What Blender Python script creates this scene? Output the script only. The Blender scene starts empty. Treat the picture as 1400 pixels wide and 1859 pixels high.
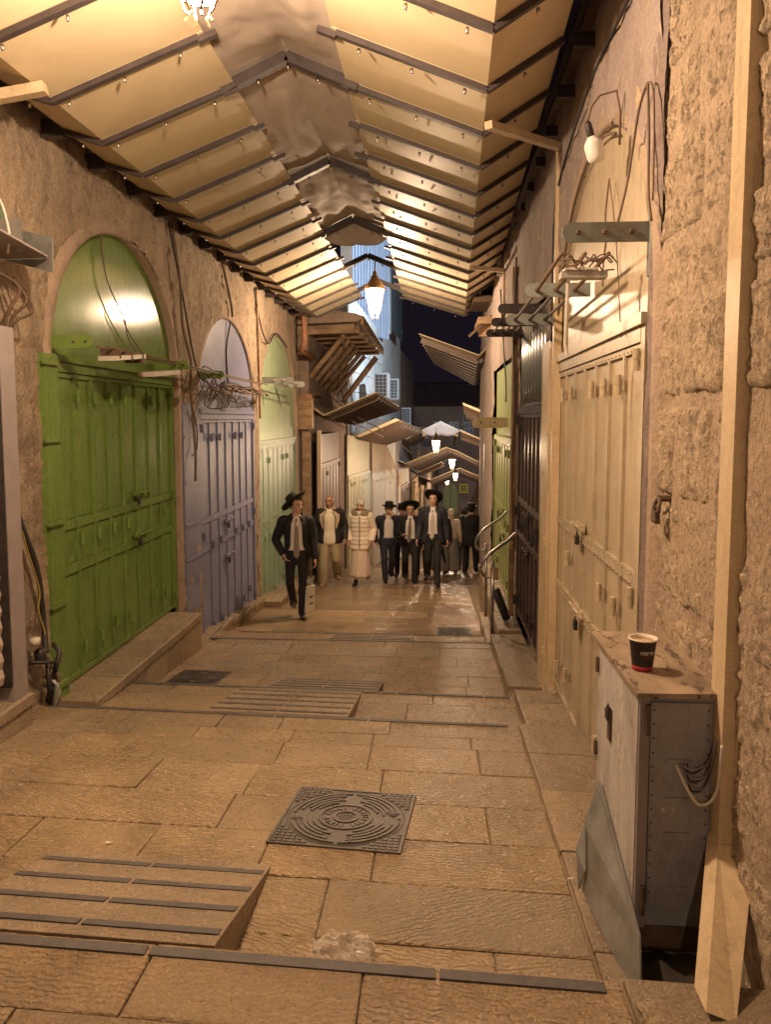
import bpy, bmesh, math, random
from math import sin, cos, pi, radians, sqrt, atan2
from mathutils import Vector, Matrix, noise
random.seed(7)
V = Vector
C = bpy.context.scene.collection
SC = bpy.context.scene

# ------------------------------------------------------------------ camera
# Eye level is z = 0, the lane runs along +y and falls away from the camera.
cam = bpy.data.cameras.new('camera')
cam.sensor_fit = 'HORIZONTAL'; cam.sensor_width = 36.0; cam.lens = 36.0
cam.shift_y = -0.0336
cam.clip_start = 0.05; cam.clip_end = 500
co = bpy.data.objects.new('camera', cam); C.objects.link(co)
co.location = (0, 0, 0)
co.rotation_euler = (radians(90 - 5.0), 0, radians(3.664))
SC.camera = co

# ------------------------------------------------------------------ night sky
w = bpy.data.worlds.new('World'); SC.world = w; w.use_nodes = True
wn = w.node_tree.nodes; wl = w.node_tree.links
bg = wn['Background']
bg.inputs['Color'].default_value = (0.50, 0.36, 0.62, 1)
bg.inputs['Strength'].default_value = 0.016
SC.view_settings.view_transform = 'Standard'
SC.view_settings.look = 'None'
SC.view_settings.exposure = 0.05
SC.view_settings.gamma = 1.0
SC.view_settings.use_curve_mapping = False
LAMP_COL = (1.0, 0.685, 0.43)
LAMP_W = 640.0
FLOOD_W = 4200.0
SC.cycles.max_bounces = 8
SC.cycles.diffuse_bounces = 4
SC.cycles.transparent_max_bounces = 12
SC.cycles.sample_clamp_indirect = 4.0
SC.cycles.caustics_reflective = False
SC.cycles.caustics_refractive = False

# ------------------------------------------------------------------ materials
def nd(nt, t, **kw):
    n = nt.nodes.new(t)
    for k, v in kw.items(): setattr(n, k, v)
    return n
def mth(nt, op, a, b=None, clamp=False):
    n = nd(nt, 'ShaderNodeMath', operation=op, use_clamp=clamp)
    for i, x in enumerate((a, b)):
        if x is None: continue
        if isinstance(x, (int, float)): n.inputs[i].default_value = x
        else: nt.links.new(x, n.inputs[i])
    return n.outputs[0]
def mixc(nt, fac, a, b, mode='MIX'):
    n = nd(nt, 'ShaderNodeMix', data_type='RGBA', blend_type=mode)
    for sock, x in ((n.inputs[0], fac), (n.inputs[6], a), (n.inputs[7], b)):
        if isinstance(x, (int, float)): sock.default_value = x
        elif isinstance(x, (tuple, list)): sock.default_value = (*x[:3], 1)
        else: nt.links.new(x, sock)
    return n.outputs[2]
def ramp(nt, fac, stops):
    n = nd(nt, 'ShaderNodeValToRGB')
    cr = n.color_ramp
    while len(cr.elements) > 1: cr.elements.remove(cr.elements[0])
    for i, (p, c) in enumerate(stops):
        e = cr.elements[0] if i == 0 else cr.elements.new(p)
        e.position = p
        e.color = (c, c, c, 1) if isinstance(c, (int, float)) else (*c, 1)
    nt.links.new(fac, n.inputs[0])
    return n.outputs[0]
def ntex(nt, vec, scale, detail=4, rough=.6, dist=0):
    n = nd(nt, 'ShaderNodeTexNoise')
    n.inputs['Scale'].default_value = scale; n.inputs['Detail'].default_value = detail
    n.inputs['Roughness'].default_value = rough; n.inputs['Distortion'].default_value = dist
    nt.links.new(vec, n.inputs['Vector'])
    return n.outputs['Fac']
def base_mat(name):
    m = bpy.data.materials.new(name); m.use_nodes = True
    nt = m.node_tree
    b = nt.nodes['Principled BSDF']
    tc = nd(nt, 'ShaderNodeTexCoord')
    return m, nt, b, tc.outputs['Object']
def mat(name, col, rough=.6, metal=0, var=.18, scale=5, bump=.25, bscale=40, stain=None, stain_amt=.5, rnd=0.0, stretch=(1, 1, 1), rvar=.12, spec=.5, bdist=.006, chips=None, chip_lo=.66, streak=0):
    m, nt, b, vec = base_mat(name)
    mp = nd(nt, 'ShaderNodeMapping'); mp.inputs['Scale'].default_value = stretch
    nt.links.new(vec, mp.inputs[0]); v = mp.outputs[0]
    n1 = ntex(nt, v, scale, 5, .65)
    f = ramp(nt, n1, [(.3, 0), (.7, 1)])
    c = mixc(nt, f, tuple(x * (1 - var) for x in col), tuple(min(1, x * (1 + var)) for x in col))
    if stain:
        n2 = ntex(nt, v, scale * .6 + .37, 7, .7, .6)
        f2 = ramp(nt, n2, [(.48, 0), (.7, 1)])
        c = mixc(nt, mth(nt, 'MULTIPLY', f2, stain_amt), c, stain)
    if streak:
        ms = nd(nt, 'ShaderNodeMapping'); ms.inputs['Scale'].default_value = (1, 1, .07); nt.links.new(vec, ms.inputs[0])
        sk_ = ntex(nt, ms.outputs[0], 22, 5, .75)
        c = mixc(nt, ramp(nt, sk_, [(.54, 0), (.72, streak)]), c, tuple(x * .4 for x in col))
        sc_ = ntex(nt, vec, 3.7, 9, .82, 1.8)
        c = mixc(nt, ramp(nt, sc_, [(.485, 0), (.5, streak * .9), (.515, 0)]), c, tuple(min(1, x * 1.5 + .03) for x in col))
    if chips:
        n4 = ntex(nt, v, scale * 2.3 + 1.1, 8, .75, .3)
        f4 = ramp(nt, n4, [(chip_lo, 0), (chip_lo + .015, 1)])
        c = mixc(nt, f4, c, chips)
    if rnd:
        oi = nd(nt, 'ShaderNodeObjectInfo')
        k = mth(nt, 'ADD', mth(nt, 'MULTIPLY', oi.outputs['Random'], 2 * rnd), 1 - rnd)
        c = mixc(nt, 1.0, c, nd_rgb(nt, k), 'MULTIPLY')
    nt.links.new(c, b.inputs['Base Color'])
    rr = mth(nt, 'ADD', mth(nt, 'MULTIPLY', n1, rvar * 2), rough - rvar, True)
    nt.links.new(rr, b.inputs['Roughness'])
    b.inputs['Metallic'].default_value = metal
    b.inputs['Specular IOR Level'].default_value = spec
    if bump:
        n3 = ntex(nt, v, bscale, 6, .7)
        bp = nd(nt, 'ShaderNodeBump'); bp.inputs['Strength'].default_value = bump; bp.inputs['Distance'].default_value = bdist
        nt.links.new(n3, bp.inputs['Height']); nt.links.new(bp.outputs[0], b.inputs['Normal'])
    return m
def nd_rgb(nt, val):
    n = nd(nt, 'ShaderNodeCombineColor')
    for i in range(3): nt.links.new(val, n.inputs[i])
    return n.outputs[0]

def wv0(nt, v):
    wv = nd(nt, 'ShaderNodeTexWave', wave_type='BANDS', bands_direction='Y', wave_profile='SIN')
    wv.inputs['Scale'].default_value = 13.0; wv.inputs['Distortion'].default_value = 8.5
    wv.inputs['Detail'].default_value = 3.0; wv.inputs['Detail Scale'].default_value = 1.25; wv.inputs['Detail Roughness'].default_value = .62
    nt.links.new(v, wv.inputs['Vector'])
    return wv.outputs['Fac']
def paving_mat(name, col, rip=1.0, rb=.10, bs=1.0):
    m, nt, b, vec = base_mat(name)
    oi = nd(nt, 'ShaderNodeObjectInfo'); R = oi.outputs['Random']
    vr = nd(nt, 'ShaderNodeVectorRotate', rotation_type='Z_AXIS')
    nt.links.new(vec, vr.inputs['Vector'])
    nt.links.new(mth(nt, 'MULTIPLY', mth(nt, 'SUBTRACT', R, .5), 1.1), vr.inputs['Angle'])
    off = nd(nt, 'ShaderNodeVectorMath', operation='ADD'); nt.links.new(vr.outputs[0], off.inputs[0])
    cb = nd(nt, 'ShaderNodeCombineXYZ')
    nt.links.new(mth(nt, 'MULTIPLY', R, 37.0), cb.inputs[0]); nt.links.new(mth(nt, 'MULTIPLY', R, 91.0), cb.inputs[1])
    nt.links.new(cb.outputs[0], off.inputs[1]); v = off.outputs[0]
    # colour
    n1 = ntex(nt, v, 2.3, 6, .65)
    n2 = ntex(nt, v, 26, 5, .7)
    c = mixc(nt, ramp(nt, n1, [(.32, 0), (.68, 1)]), tuple(x * .72 for x in col), tuple(x * 1.2 for x in col))
    c = mixc(nt, ramp(nt, n2, [(.35, .0), (.75, .45)]), c, tuple(x * .5 for x in col))
    n9 = ntex(nt, v, 95, 3, .8)
    c = mixc(nt, ramp(nt, n9, [(.36, .55), (.52, 0)]), c, tuple(x * .45 for x in col))
    c = mixc(nt, ramp(nt, n9, [(.56, 0), (.70, .6)]), c, tuple(min(1, x * 1.5) for x in col))
    wd = ramp(nt, wv0(nt, v), [(.0, .24), (.45, 0)])
    c = mixc(nt, wd, c, tuple(x * .5 for x in col))
    n5 = ntex(nt, vec, 1.1, 7, .72, .8)
    c = mixc(nt, ramp(nt, n5, [(.52, 0), (.68, .65)]), c, (col[0] * .34, col[1] * .30, col[2] * .27))
    k = mth(nt, 'ADD', mth(nt, 'MULTIPLY', R, .44), .78)
    c = mixc(nt, mth(nt, 'MULTIPLY', mth(nt, 'FRACT', mth(nt, 'MULTIPLY', R, 7.31)), .14), c, (.27, .24, .20))
    c = mixc(nt, 1.0, c, nd_rgb(nt, k), 'MULTIPLY')
    nt.links.new(c, b.inputs['Base Color'])
    # chisel ripples
    wv = nd(nt, 'ShaderNodeTexWave', wave_type='BANDS', bands_direction='Y', wave_profile='SIN')
    wv.inputs['Scale'].default_value = 13.0; wv.inputs['Distortion'].default_value = 8.5
    wv.inputs['Detail'].default_value = 3.0; wv.inputs['Detail Scale'].default_value = 1.25; wv.inputs['Detail Roughness'].default_value = .62
    nt.links.new(v, wv.inputs['Vector'])
    # how rippled a paver is: patchy and different per stone
    n3 = ntex(nt, v, 1.9, 3, .5)
    amt = mth(nt, 'MULTIPLY', ramp(nt, mth(nt, 'ADD', n3, mth(nt, 'MULTIPLY', mth(nt, 'SUBTRACT', R, .5), .5)), [(.36, .12), (.62, 1)]), rip)
    n4 = ntex(nt, v, 70, 4, .75)
    n6 = ntex(nt, v, 9, 5, .6)
    h = mth(nt, 'ADD', mth(nt, 'MULTIPLY', mth(nt, 'MULTIPLY', wv.outputs['Fac'], amt), .62), mth(nt, 'ADD', mth(nt, 'MULTIPLY', n4, .75), mth(nt, 'MULTIPLY', n6, 1.2)))
    bp = nd(nt, 'ShaderNodeBump'); bp.inputs['Strength'].default_value = bs; bp.inputs['Distance'].default_value = .017
    nt.links.new(h, bp.inputs['Height']); nt.links.new(bp.outputs[0], b.inputs['Normal'])
    rr = mth(nt, 'ADD', mth(nt, 'MULTIPLY', n2, .40), rb, True)
    nt.links.new(rr, b.inputs['Roughness'])
    b.inputs['Specular IOR Level'].default_value = .75
    return m

def plaster_mat(name, col, col2, dark, bump=.6, sc=1.6, patch=None, pits=0):
    m, nt, b, vec = base_mat(name)
    mp = nd(nt, 'ShaderNodeMapping'); mp.inputs['Scale'].default_value = (1, 1, .85); nt.links.new(vec, mp.inputs[0]); v = mp.outputs[0]
    n1 = ntex(nt, v, sc, 8, .68, .5); n2 = ntex(nt, v, sc * 3.1, 8, .75, .9); n3 = ntex(nt, v, 38, 6, .7); n4 = ntex(nt, v, 9, 6, .7)
    c = mixc(nt, ramp(nt, n1, [(.36, 0), (.64, 1)]), col, col2)
    c = mixc(nt, ramp(nt, n2, [(.5, 0), (.72, .8)]), c, dark)
    fine = ntex(nt, vec, 55, 4, .8)
    c = mixc(nt, ramp(nt, fine, [(.36, .5), (.52, 0)]), c, dark)
    c = mixc(nt, ramp(nt, fine, [(.56, 0), (.72, .45)]), c, tuple(min(1, x * 1.35) for x in col))
    ms = nd(nt, 'ShaderNodeMapping'); ms.inputs['Scale'].default_value = (1, 1, .22); nt.links.new(vec, ms.inputs[0])
    stk = ntex(nt, ms.outputs[0], 3.1, 6, .7, .5)
    c = mixc(nt, ramp(nt, stk, [(.54, 0), (.72, .55)]), c, dark)
    if patch:
        n5 = ntex(nt, v, sc * 2.2 + 3, 7, .7, .4)
        c = mixc(nt, ramp(nt, n5, [(.6, 0), (.625, .85)]), c, patch)
    nt.links.new(c, b.inputs['Base Color'])
    b.inputs['Roughness'].default_value = .86; b.inputs['Specular IOR Level'].default_value = .3
    h = mth(nt, 'ADD', n3, mth(nt, 'MULTIPLY', n4, 2.0))
    if pits:
        n7 = ntex(nt, vec, 30, 6, .72, .4); n8 = ntex(nt, vec, 70, 4, .8)
        pt = ramp(nt, n7, [(.36, 0), (.46, 1)]); c2 = mixc(nt, mth(nt, 'MULTIPLY', mth(nt, 'SUBTRACT', 1.0, pt), .35), c, dark)
        nt.links.new(c2, b.inputs['Base Color'])
        h = mth(nt, 'ADD', mth(nt, 'ADD', h, mth(nt, 'MULTIPLY', pt, .9)), n8)
    bp = nd(nt, 'ShaderNodeBump'); bp.inputs['Strength'].default_value = bump; bp.inputs['Distance'].default_value = .02
    nt.links.new(h, bp.inputs['Height']); nt.links.new(bp.outputs[0], b.inputs['Normal'])
    return m

def glow_mat(name, col, strength, trans):
    m = bpy.data.materials.new(name); m.use_nodes = True; nt = m.node_tree
    nt.nodes.remove(nt.nodes['Principled BSDF']); out = nt.nodes['Material Output']
    e = nd(nt, 'ShaderNodeEmission'); e.inputs[0].default_value = (*col, 1); e.inputs[1].default_value = strength
    if trans:
        t = nd(nt, 'ShaderNodeBsdfTransparent'); mx = nd(nt, 'ShaderNodeMixShader'); mx.inputs[0].default_value = 1 - trans
        nt.links.new(t.outputs[0], mx.inputs[1]); nt.links.new(e.outputs[0], mx.inputs[2]); nt.links.new(mx.outputs[0], out.inputs[0])
    else: nt.links.new(e.outputs[0], out.inputs[0])
    return m

PAVE = paving_mat('paving_stone', (.41, .29, .16))
POLISHED = paving_mat('polished_paving', (.39, .268, .155), .5, -.06, .38)
PAVE_FLAT = paving_mat('worn_paving', (.39, .27, .15), .7)
KERB = paving_mat('kerb_stone', (.38, .28, .175), .35)
GROUT = mat('grout', (.25, .185, .12), .9, var=.35, scale=9, bump=.6, bscale=60)
STRIP = mat('dark_strip', (.075, .068, .07), .6, var=.3, scale=18, bump=.4, bscale=120)
PLASL = plaster_mat('old_plaster', (.50, .395, .285), (.32, .25, .185), (.13, .10, .075), sc=1.7, bump=1.0, patch=(.24, .18, .14))
PLASR = plaster_mat('grey_plaster', (.42, .345, .31), (.34, .28, .265), (.18, .14, .13), sc=1.1, patch=(.52, .42, .26))
JAMB = plaster_mat('jamb_plaster', (.27, .215, .20), (.20, .16, .15), (.13, .09, .08), patch=(.40, .32, .22))
STONE = plaster_mat('rough_limestone', (.78, .62, .45), (.60, .47, .34), (.28, .205, .14), bump=1.0, sc=4.5, pits=1)
MORTAR = plaster_mat('mortar', (.58, .45, .33), (.46, .36, .265), (.16, .12, .09), bump=1.0, sc=2.4)
REVEAL = plaster_mat('arch_plaster', (.44, .34, .26), (.36, .28, .22), (.24, .18, .145), bump=.5)
def paint(name, col, rough=.42, **k):
    d = dict(var=.10, scale=3.2, bump=.12, bscale=26, stain=tuple(x * .55 for x in col), stain_amt=.35, stretch=(1, 1, .6), chips=tuple(min(1, x * .5 + .06) for x in col), chip_lo=.695, streak=.65)
    d.update(k)
    return mat(name, col, rough, **d)
GREEN = paint('green_paint', (.15, .235, .060), .16, rvar=.03, spec=.12, bump=.05)
PURP = paint('grey_violet_paint', (.19, .205, .325), .45)
PALEG = paint('pale_green_paint', (.36, .47, .30), .40, spec=.3)
SAGE = paint('sage_paint', (.24, .35, .25), .42)
BEIGE = paint('beige_paint', (.49, .41, .295), .40)
BROWN = paint('dark_brown_paint', (.055, .036, .034), .30)
MAUVE = paint('mauve_paint', (.30, .235, .225), .45)
CREAMG = paint('cream_green_paint', (.48, .47, .35), .45)
LIME = paint('lime_paint', (.27, .31, .13), .45)
CREAM = paint('cream_metal', (.60, .475, .31), .40, stain=(.32, .22, .13), stain_amt=.4)
PANEL = mat('canopy_sheet', (.66, .555, .37), .5, stain=(.42, .33, .20), stain_amt=.35, spec=.4, var=.05, scale=2.0, bump=.06, bscale=8, rnd=.06, rvar=.05)
AWSHADE = mat('shaded_awning_sheet', (.24, .19, .13), .5, var=.15, bump=.1)  # cream sheet recoloured dark: underside shade put into the colour
AWRIB = mat('awning_rib', (.14, .10, .08), .5, var=.2, bump=.1)
RAFT = mat('rafter_steel', (.055, .043, .046), .5, var=.25, scale=9, bump=.2)
BOLT = mat('bolt_metal', (.55, .50, .44), .3, 1.0, var=.1)
FABRIC = mat('ridge_cloth', (.48, .41, .36), .75, spec=.3, var=.10, scale=2.2, bump=.12, bscale=9, bdist=.03, rvar=.08)
STEEL = mat('steel', (.42, .41, .42), .3, .9, var=.1)
GALV = mat('galvanised', (.32, .33, .33), .5, .6, var=.22, scale=7, bump=.3, stain=(.13, .09, .06), stain_amt=.5)
BLUEG = mat('blue_grey_paint', (.19, .22, .215), .55, var=.18, scale=9, stain=(.16, .08, .045), stain_amt=.55, bump=.3)
RUST = mat('rusty_iron', (.13, .085, .06), .75, .3, var=.4, scale=14, bump=.6)
DARK = mat('dark_iron', (.04, .034, .034), .5, .4, var=.3, scale=14, bump=.4)
IRON = mat('cast_iron', (.105, .092, .082), .42, .55, var=.3, scale=12, bump=.4, bscale=90)
CABG = mat('cabinet_grey', (.27, .27, .29), .55, var=.16, scale=4, stain=(.09, .06, .045), stain_amt=.65, bump=.25, chips=(.5, .48, .46), chip_lo=.66, streak=.6)
CABW = mat('cabinet_white', (.42, .40, .39), .6, var=.25, scale=7, stain=(.20, .14, .10), stain_amt=.85, chips=(.66, .62, .55), chip_lo=.62, streak=.8, bump=.4, stretch=(1, 1, .3))
CABT = mat('cabinet_top', (.30, .23, .165), .6, chips=(.085, .055, .038), chip_lo=.56, var=.3, scale=5, stain=(.09, .06, .04), stain_amt=.75, bump=.5, bscale=25, stretch=(1.8, .7, 1))
WOOD = mat('old_wood', (.32, .215, .13), .75, var=.4, scale=5, bump=.7, bscale=24, stain=(.10, .065, .04), stain_amt=.7, stretch=(.6, 2, 2))
CAB = mat('black_cable', (.03, .028, .028), .6, var=.2, bump=0)
CABB = mat('brown_cable', (.15, .10, .07), .7, var=.2, bump=0)
CABY = mat('yellow_cable', (.34, .27, .07), .5, var=.1, bump=0)
CABWH = mat('white_cable', (.62, .58, .52), .5, var=.1, bump=0)
CABGR = mat('green_cable', (.10, .15, .10), .5, var=.1, bump=0)
BLUE = mat('blue_hose', (.04, .11, .24), .5, var=.1, bump=0)
TERRA = mat('old_pipe', (.40, .20, .12), .7, var=.3, scale=9, bump=.4)
CORR = mat('blue_sheet', (.50, .58, .72), .4, .2, var=.1, scale=3, bump=.1)
CORRG = mat('grey_sheet', (.16, .185, .20), .32, .3, var=.15, scale=3, bump=.1)
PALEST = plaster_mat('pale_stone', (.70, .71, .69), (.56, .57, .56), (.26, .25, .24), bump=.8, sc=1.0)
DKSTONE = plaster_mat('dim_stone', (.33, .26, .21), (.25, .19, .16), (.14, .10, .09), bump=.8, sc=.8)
SHUT = mat('shutter_paint', (.50, .42, .37), .5, var=.12, scale=3, bump=.1, stain=(.26, .19, .15), stain_amt=.4)
SHUTF = mat('shutter_frame', (.27, .235, .24), .5, var=.15, scale=5, bump=.15)
WHITEP = mat('white_plastic', (.72, .70, .68), .45, var=.06, bump=.05)
ACW = mat('aged_white_casing', (.36, .37, .38), .5, var=.15, bump=.05)
ACD = mat('dark_grille', (.05, .05, .055), .5, var=.1, bump=0)
SIGNY = mat('yellow_sign', (.62, .50, .06), .5, var=.1, bump=0)
ROOFD = mat('dark_roof', (.09, .05, .045), .8, var=.3, scale=2, bump=.5)
WINP = mat('dim_pane', (.16, .18, .23), .2, var=.1, bump=0)
SOIL_SHADE = mat('soil_and_pit_shade', (.035, .027, .02), .95, var=.4, scale=9, bump=.9, bscale=30)  # ground colour, also the painted dark of the cabinet pit
LGLASS = glow_mat('lit_lantern_glass', (1.0, .86, .66), 22.0, .55)
LBULB = glow_mat('lit_bulb', (1.0, .84, .62), 40.0, 0)
FLGLASS = glow_mat('lit_flood_glass', (.8, .9, 1.0), 8.0, 0)
BRONZE = mat('lantern_metal', (.20, .12, .055), .45, .6, var=.25, scale=15, bump=.2)

# ------------------------------------------------------------------ mesh builder
class MB:
    def __init__(s): s.v = []; s.f = []
    def add(s, vs, fs):
        o = len(s.v); s.v.extend([tuple(p) for p in vs]); s.f.extend([tuple(i + o for i in f) for f in fs]); return s
    def box(s, c, d, rot=None):
        c = V(c); hx, hy, hz = d[0] / 2, d[1] / 2, d[2] / 2
        P = [V((x, y, z)) for x in (-hx, hx) for y in (-hy, hy) for z in (-hz, hz)]
        if rot is not None: P = [rot @ p for p in P]
        return s.add([c + p for p in P], [(0, 1, 3, 2), (4, 6, 7, 5), (0, 4, 5, 1), (2, 3, 7, 6), (0, 2, 6, 4), (1, 5, 7, 3)])
    def bb(s, x0, x1, y0, y1, z0, z1): return s.box(((x0 + x1) / 2, (y0 + y1) / 2, (z0 + z1) / 2), (abs(x1 - x0), abs(y1 - y0), abs(z1 - z0)))
    def beam(s, a, b, wd, ht, up=(0, 0, 1)):
        a, b = V(a), V(b); d = (b - a); L = d.length; d.normalize()
        u = V(up); sd = d.cross(u)
        if sd.length < 1e-4: sd = d.cross(V((1, 0, 0)))
        sd.normalize(); u = sd.cross(d).normalized()
        R = Matrix((d, sd, u)).transposed()
        return s.box((a + b) / 2, (L, wd, ht), R)
    def tube(s, pts, r, n=7, cap=True):
        pts = [V(p) for p in pts]; N = len(pts)
        if not isinstance(r, (list, tuple)): r = [r] * N
        t0 = (pts[1] - pts[0]).normalized()
        a = t0.orthogonal().normalized(); vs = []; fs = []
        for i, p in enumerate(pts):
            t = (pts[min(i + 1, N - 1)] - pts[max(i - 1, 0)]).normalized()
            a = (a - t * a.dot(t)); a = a.normalized() if a.length > 1e-6 else t.orthogonal().normalized()
            b = t.cross(a)
            for k in range(n):
                q = 2 * pi * k / n; vs.append(p + (a * cos(q) + b * sin(q)) * r[i])
        for i in range(N - 1):
            for k in range(n): fs.append((i * n + k, i * n + (k + 1) % n, (i + 1) * n + (k + 1) % n, (i + 1) * n + k))
        if cap: fs.append(tuple(range(n - 1, -1, -1))); fs.append(tuple((N - 1) * n + k for k in range(n)))
        return s.add(vs, fs)
    def lathe(s, prof, c=(0, 0, 0), n=16, M=None, cap=True):
        vs = []; fs = []; c = V(c)
        for (r, z) in prof:
            for k in range(n):
                q = 2 * pi * k / n; p = V((r * cos(q), r * sin(q), z))
                vs.append(c + (M @ p if M is not None else p))
        m = len(prof)
        for i in range(m - 1):
            for k in range(n): fs.append((i * n + k, i * n + (k + 1) % n, (i + 1) * n + (k + 1) % n, (i + 1) * n + k))
        if cap: fs.append(tuple(range(n - 1, -1, -1))); fs.append(tuple((m - 1) * n + k for k in range(n)))
        return s.add(vs, fs)
    def ell(s, c, r, M=None, n=14, m=9):
        vs = []; fs = []; c = V(c)
        for i in range(1, m):
            th = pi * i / m
            for k in range(n):
                q = 2 * pi * k / n; p = V((r[0] * sin(th) * cos(q), r[1] * sin(th) * sin(q), r[2] * cos(th)))
                vs.append(c + (M @ p if M is not None else p))
        top = V((0, 0, r[2])); bot = V((0, 0, -r[2]))
        vs.append(c + (M @ top if M is not None else top)); vs.append(c + (M @ bot if M is not None else bot))
        T = len(vs) - 2; B = T + 1
        for i in range(m - 2):
            for k in range(n): fs.append((i * n + k, (i + 1) * n + k, (i + 1) * n + (k + 1) % n, i * n + (k + 1) % n))
        for k in range(n):
            fs.append((T, k, (k + 1) % n)); fs.append((B, (m - 2) * n + (k + 1) % n, (m - 2) * n + k))
        return s.add(vs, fs)
    def rings(s, R, n=20, cap=True):
        """stack of ellipse rings (centre, a, b), level in xy"""
        vs = []; fs = []
        for (c, a, b) in R:
            for k in range(n):
                q = 2 * pi * k / n; vs.append(V(c) + V((a * cos(q), b * sin(q), 0)))
        for i in range(len(R) - 1):
            for k in range(n): fs.append((i * n + k, i * n + (k + 1) % n, (i + 1) * n + (k + 1) % n, (i + 1) * n + k))
        if cap: fs.append(tuple(range(n - 1, -1, -1))); fs.append(tuple((len(R) - 1) * n + k for k in range(n)))
        return s.add(vs, fs)
    def grid(s, fn, nu, nv):
        vs = [fn(i / nu, j / nv) for j in range(nv + 1) for i in range(nu + 1)]
        fs = [(j * (nu + 1) + i, j * (nu + 1) + i + 1, (j + 1) * (nu + 1) + i + 1, (j + 1) * (nu + 1) + i) for j in range(nv) for i in range(nu)]
        return s.add(vs, fs)
    def prism(s, poly, off):
        """polygon (3d points) extruded by vector off"""
        n = len(poly); off = V(off); P = [V(p) for p in poly]
        fs = [tuple(range(n)), tuple(range(2 * n - 1, n - 1, -1))] + [(i, i + n, (i + 1) % n + n, (i + 1) % n) for i in range(n)]
        return s.add(P + [p + off for p in P], fs)
    def mesh(s, name):
        me = bpy.data.meshes.new(name); me.from_pydata(s.v, [], s.f); me.update()
        bm = bmesh.new(); bm.from_mesh(me); bmesh.ops.recalc_face_normals(bm, faces=bm.faces); bm.to_mesh(me); bm.free()
        return me
    def build(s, name, m, parent=None, smooth=False, kind=None, local=False):
        me = s.mesh(name)
        return link(name, me, m, parent, smooth, kind, local)
def link(name, me, m, parent=None, smooth=False, kind=None, local=False):
    if m is not None: me.materials.clear(); me.materials.append(m)
    if smooth: me.polygons.foreach_set('use_smooth', [True] * len(me.polygons))
    o = bpy.data.objects.new(name, me); C.objects.link(o)
    if parent is not None:
        o.parent = parent
        if parent.type == 'EMPTY' and not local: o.matrix_parent_inverse = Matrix.Translation(-parent.location)
    if kind: o['kind'] = kind
    return o
def solidify(o, t, off=0):
    m = o.modifiers.new('thickness', 'SOLIDIFY'); m.thickness = t; m.offset = off; return o
def tag(o, label, cat, group=None):
    o['label'] = label; o['category'] = cat
    if group: o['group'] = group
    return o
def thing(name, loc, label, cat, group=None, rz=0):
    o = bpy.data.objects.new(name, None); C.objects.link(o); o.location = loc; o.rotation_euler = (0, 0, rz)
    o.empty_display_size = .1
    return tag(o, label, cat, group)
def dup(root, loc, label, rz=None):
    def cp(o, par):
        c = o.copy(); C.objects.link(c); c.parent = par
        for ch in list(o.children): cp(ch, c)
        return c
    r = cp(root, None); r.location = loc
    if rz is not None: r.rotation_euler = (0, 0, rz)
    r['label'] = label
    return r
def spl(pts, sub=6):
    P = [V(p) for p in pts]; Q = []
    for i in range(len(P) - 1):
        a, b, c, d = P[max(0, i - 1)], P[i], P[i + 1], P[min(len(P) - 1, i + 2)]
        for k in range(sub):
            t = k / sub; Q.append(.5 * (2 * b + (c - a) * t + (2 * a - 5 * b + 4 * c - d) * t * t + (3 * b - a - 3 * c + d) * t ** 3))
    return Q + [P[-1]]
def fbm(p, o=4): return noise.fractal(V(p), 1.0, 2.0, o)

# ------------------------------------------------------------------ ground profile
SK = .05
GP = [(-4, -1.54, -1.54), (2.17, -1.62, -1.80), (4.93, -1.98, -2.10), (5.99, -2.18, -2.33), (8.52, -2.50, -2.60), (9.27, -2.63, -2.76), (15.35, -3.33, -3.42), (21.0, -4.12, -4.2), (70, -10.3, -10.3)]
def gs(s):
    for i in range(len(GP) - 1):
        a, b = GP[i], GP[i + 1]
        if s < b[0]: t = (s - a[0]) / (b[0] - a[0]); return a[2] + t * (b[1] - a[2])
    return GP[-1][1]
def sk(y): return SK if y < 7 else (0.0 if y > 8.5 else SK * (8.5 - y) / 1.5)
def gz(x, y): return gs(y + sk(y) * x)

# base sheet under the pavers, reaching far past the bend
mb = MB()
for i in range(len(GP) - 1):
    a, b = GP[i], GP[i + 1]
    s0, s1 = a[0], b[0]; k0 = sk(s0); k1 = sk(s1)
    x0, x1 = -4, 6
    P = [(x0, s0 - k0 * x0, a[2] - .014), (x1, s0 - k0 * x1, a[2] - .014), (x1, s1 - k1 * x1, b[1] - .014), (x0, s1 - k1 * x0, b[1] - .014)]
    mb.add(P, [(0, 1, 2, 3)])
    mb.add([(x0, s1 - k1 * x0, b[1] - .014), (x1, s1 - k1 * x1, b[1] - .014), (x1, s1 - k1 * x1, b[2] - .014), (x0, s1 - k1 * x0, b[2] - .014)], [(0, 1, 2, 3)])
street = mb.build('street', GROUT, kind='structure')
terr = MB().add([(-150, -60, -12), (150, -60, -12), (150, 260, -12), (-150, 260, -12)], [(0, 1, 2, 3)]).build('terrain', SOIL_SHADE, kind='structure')

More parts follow.
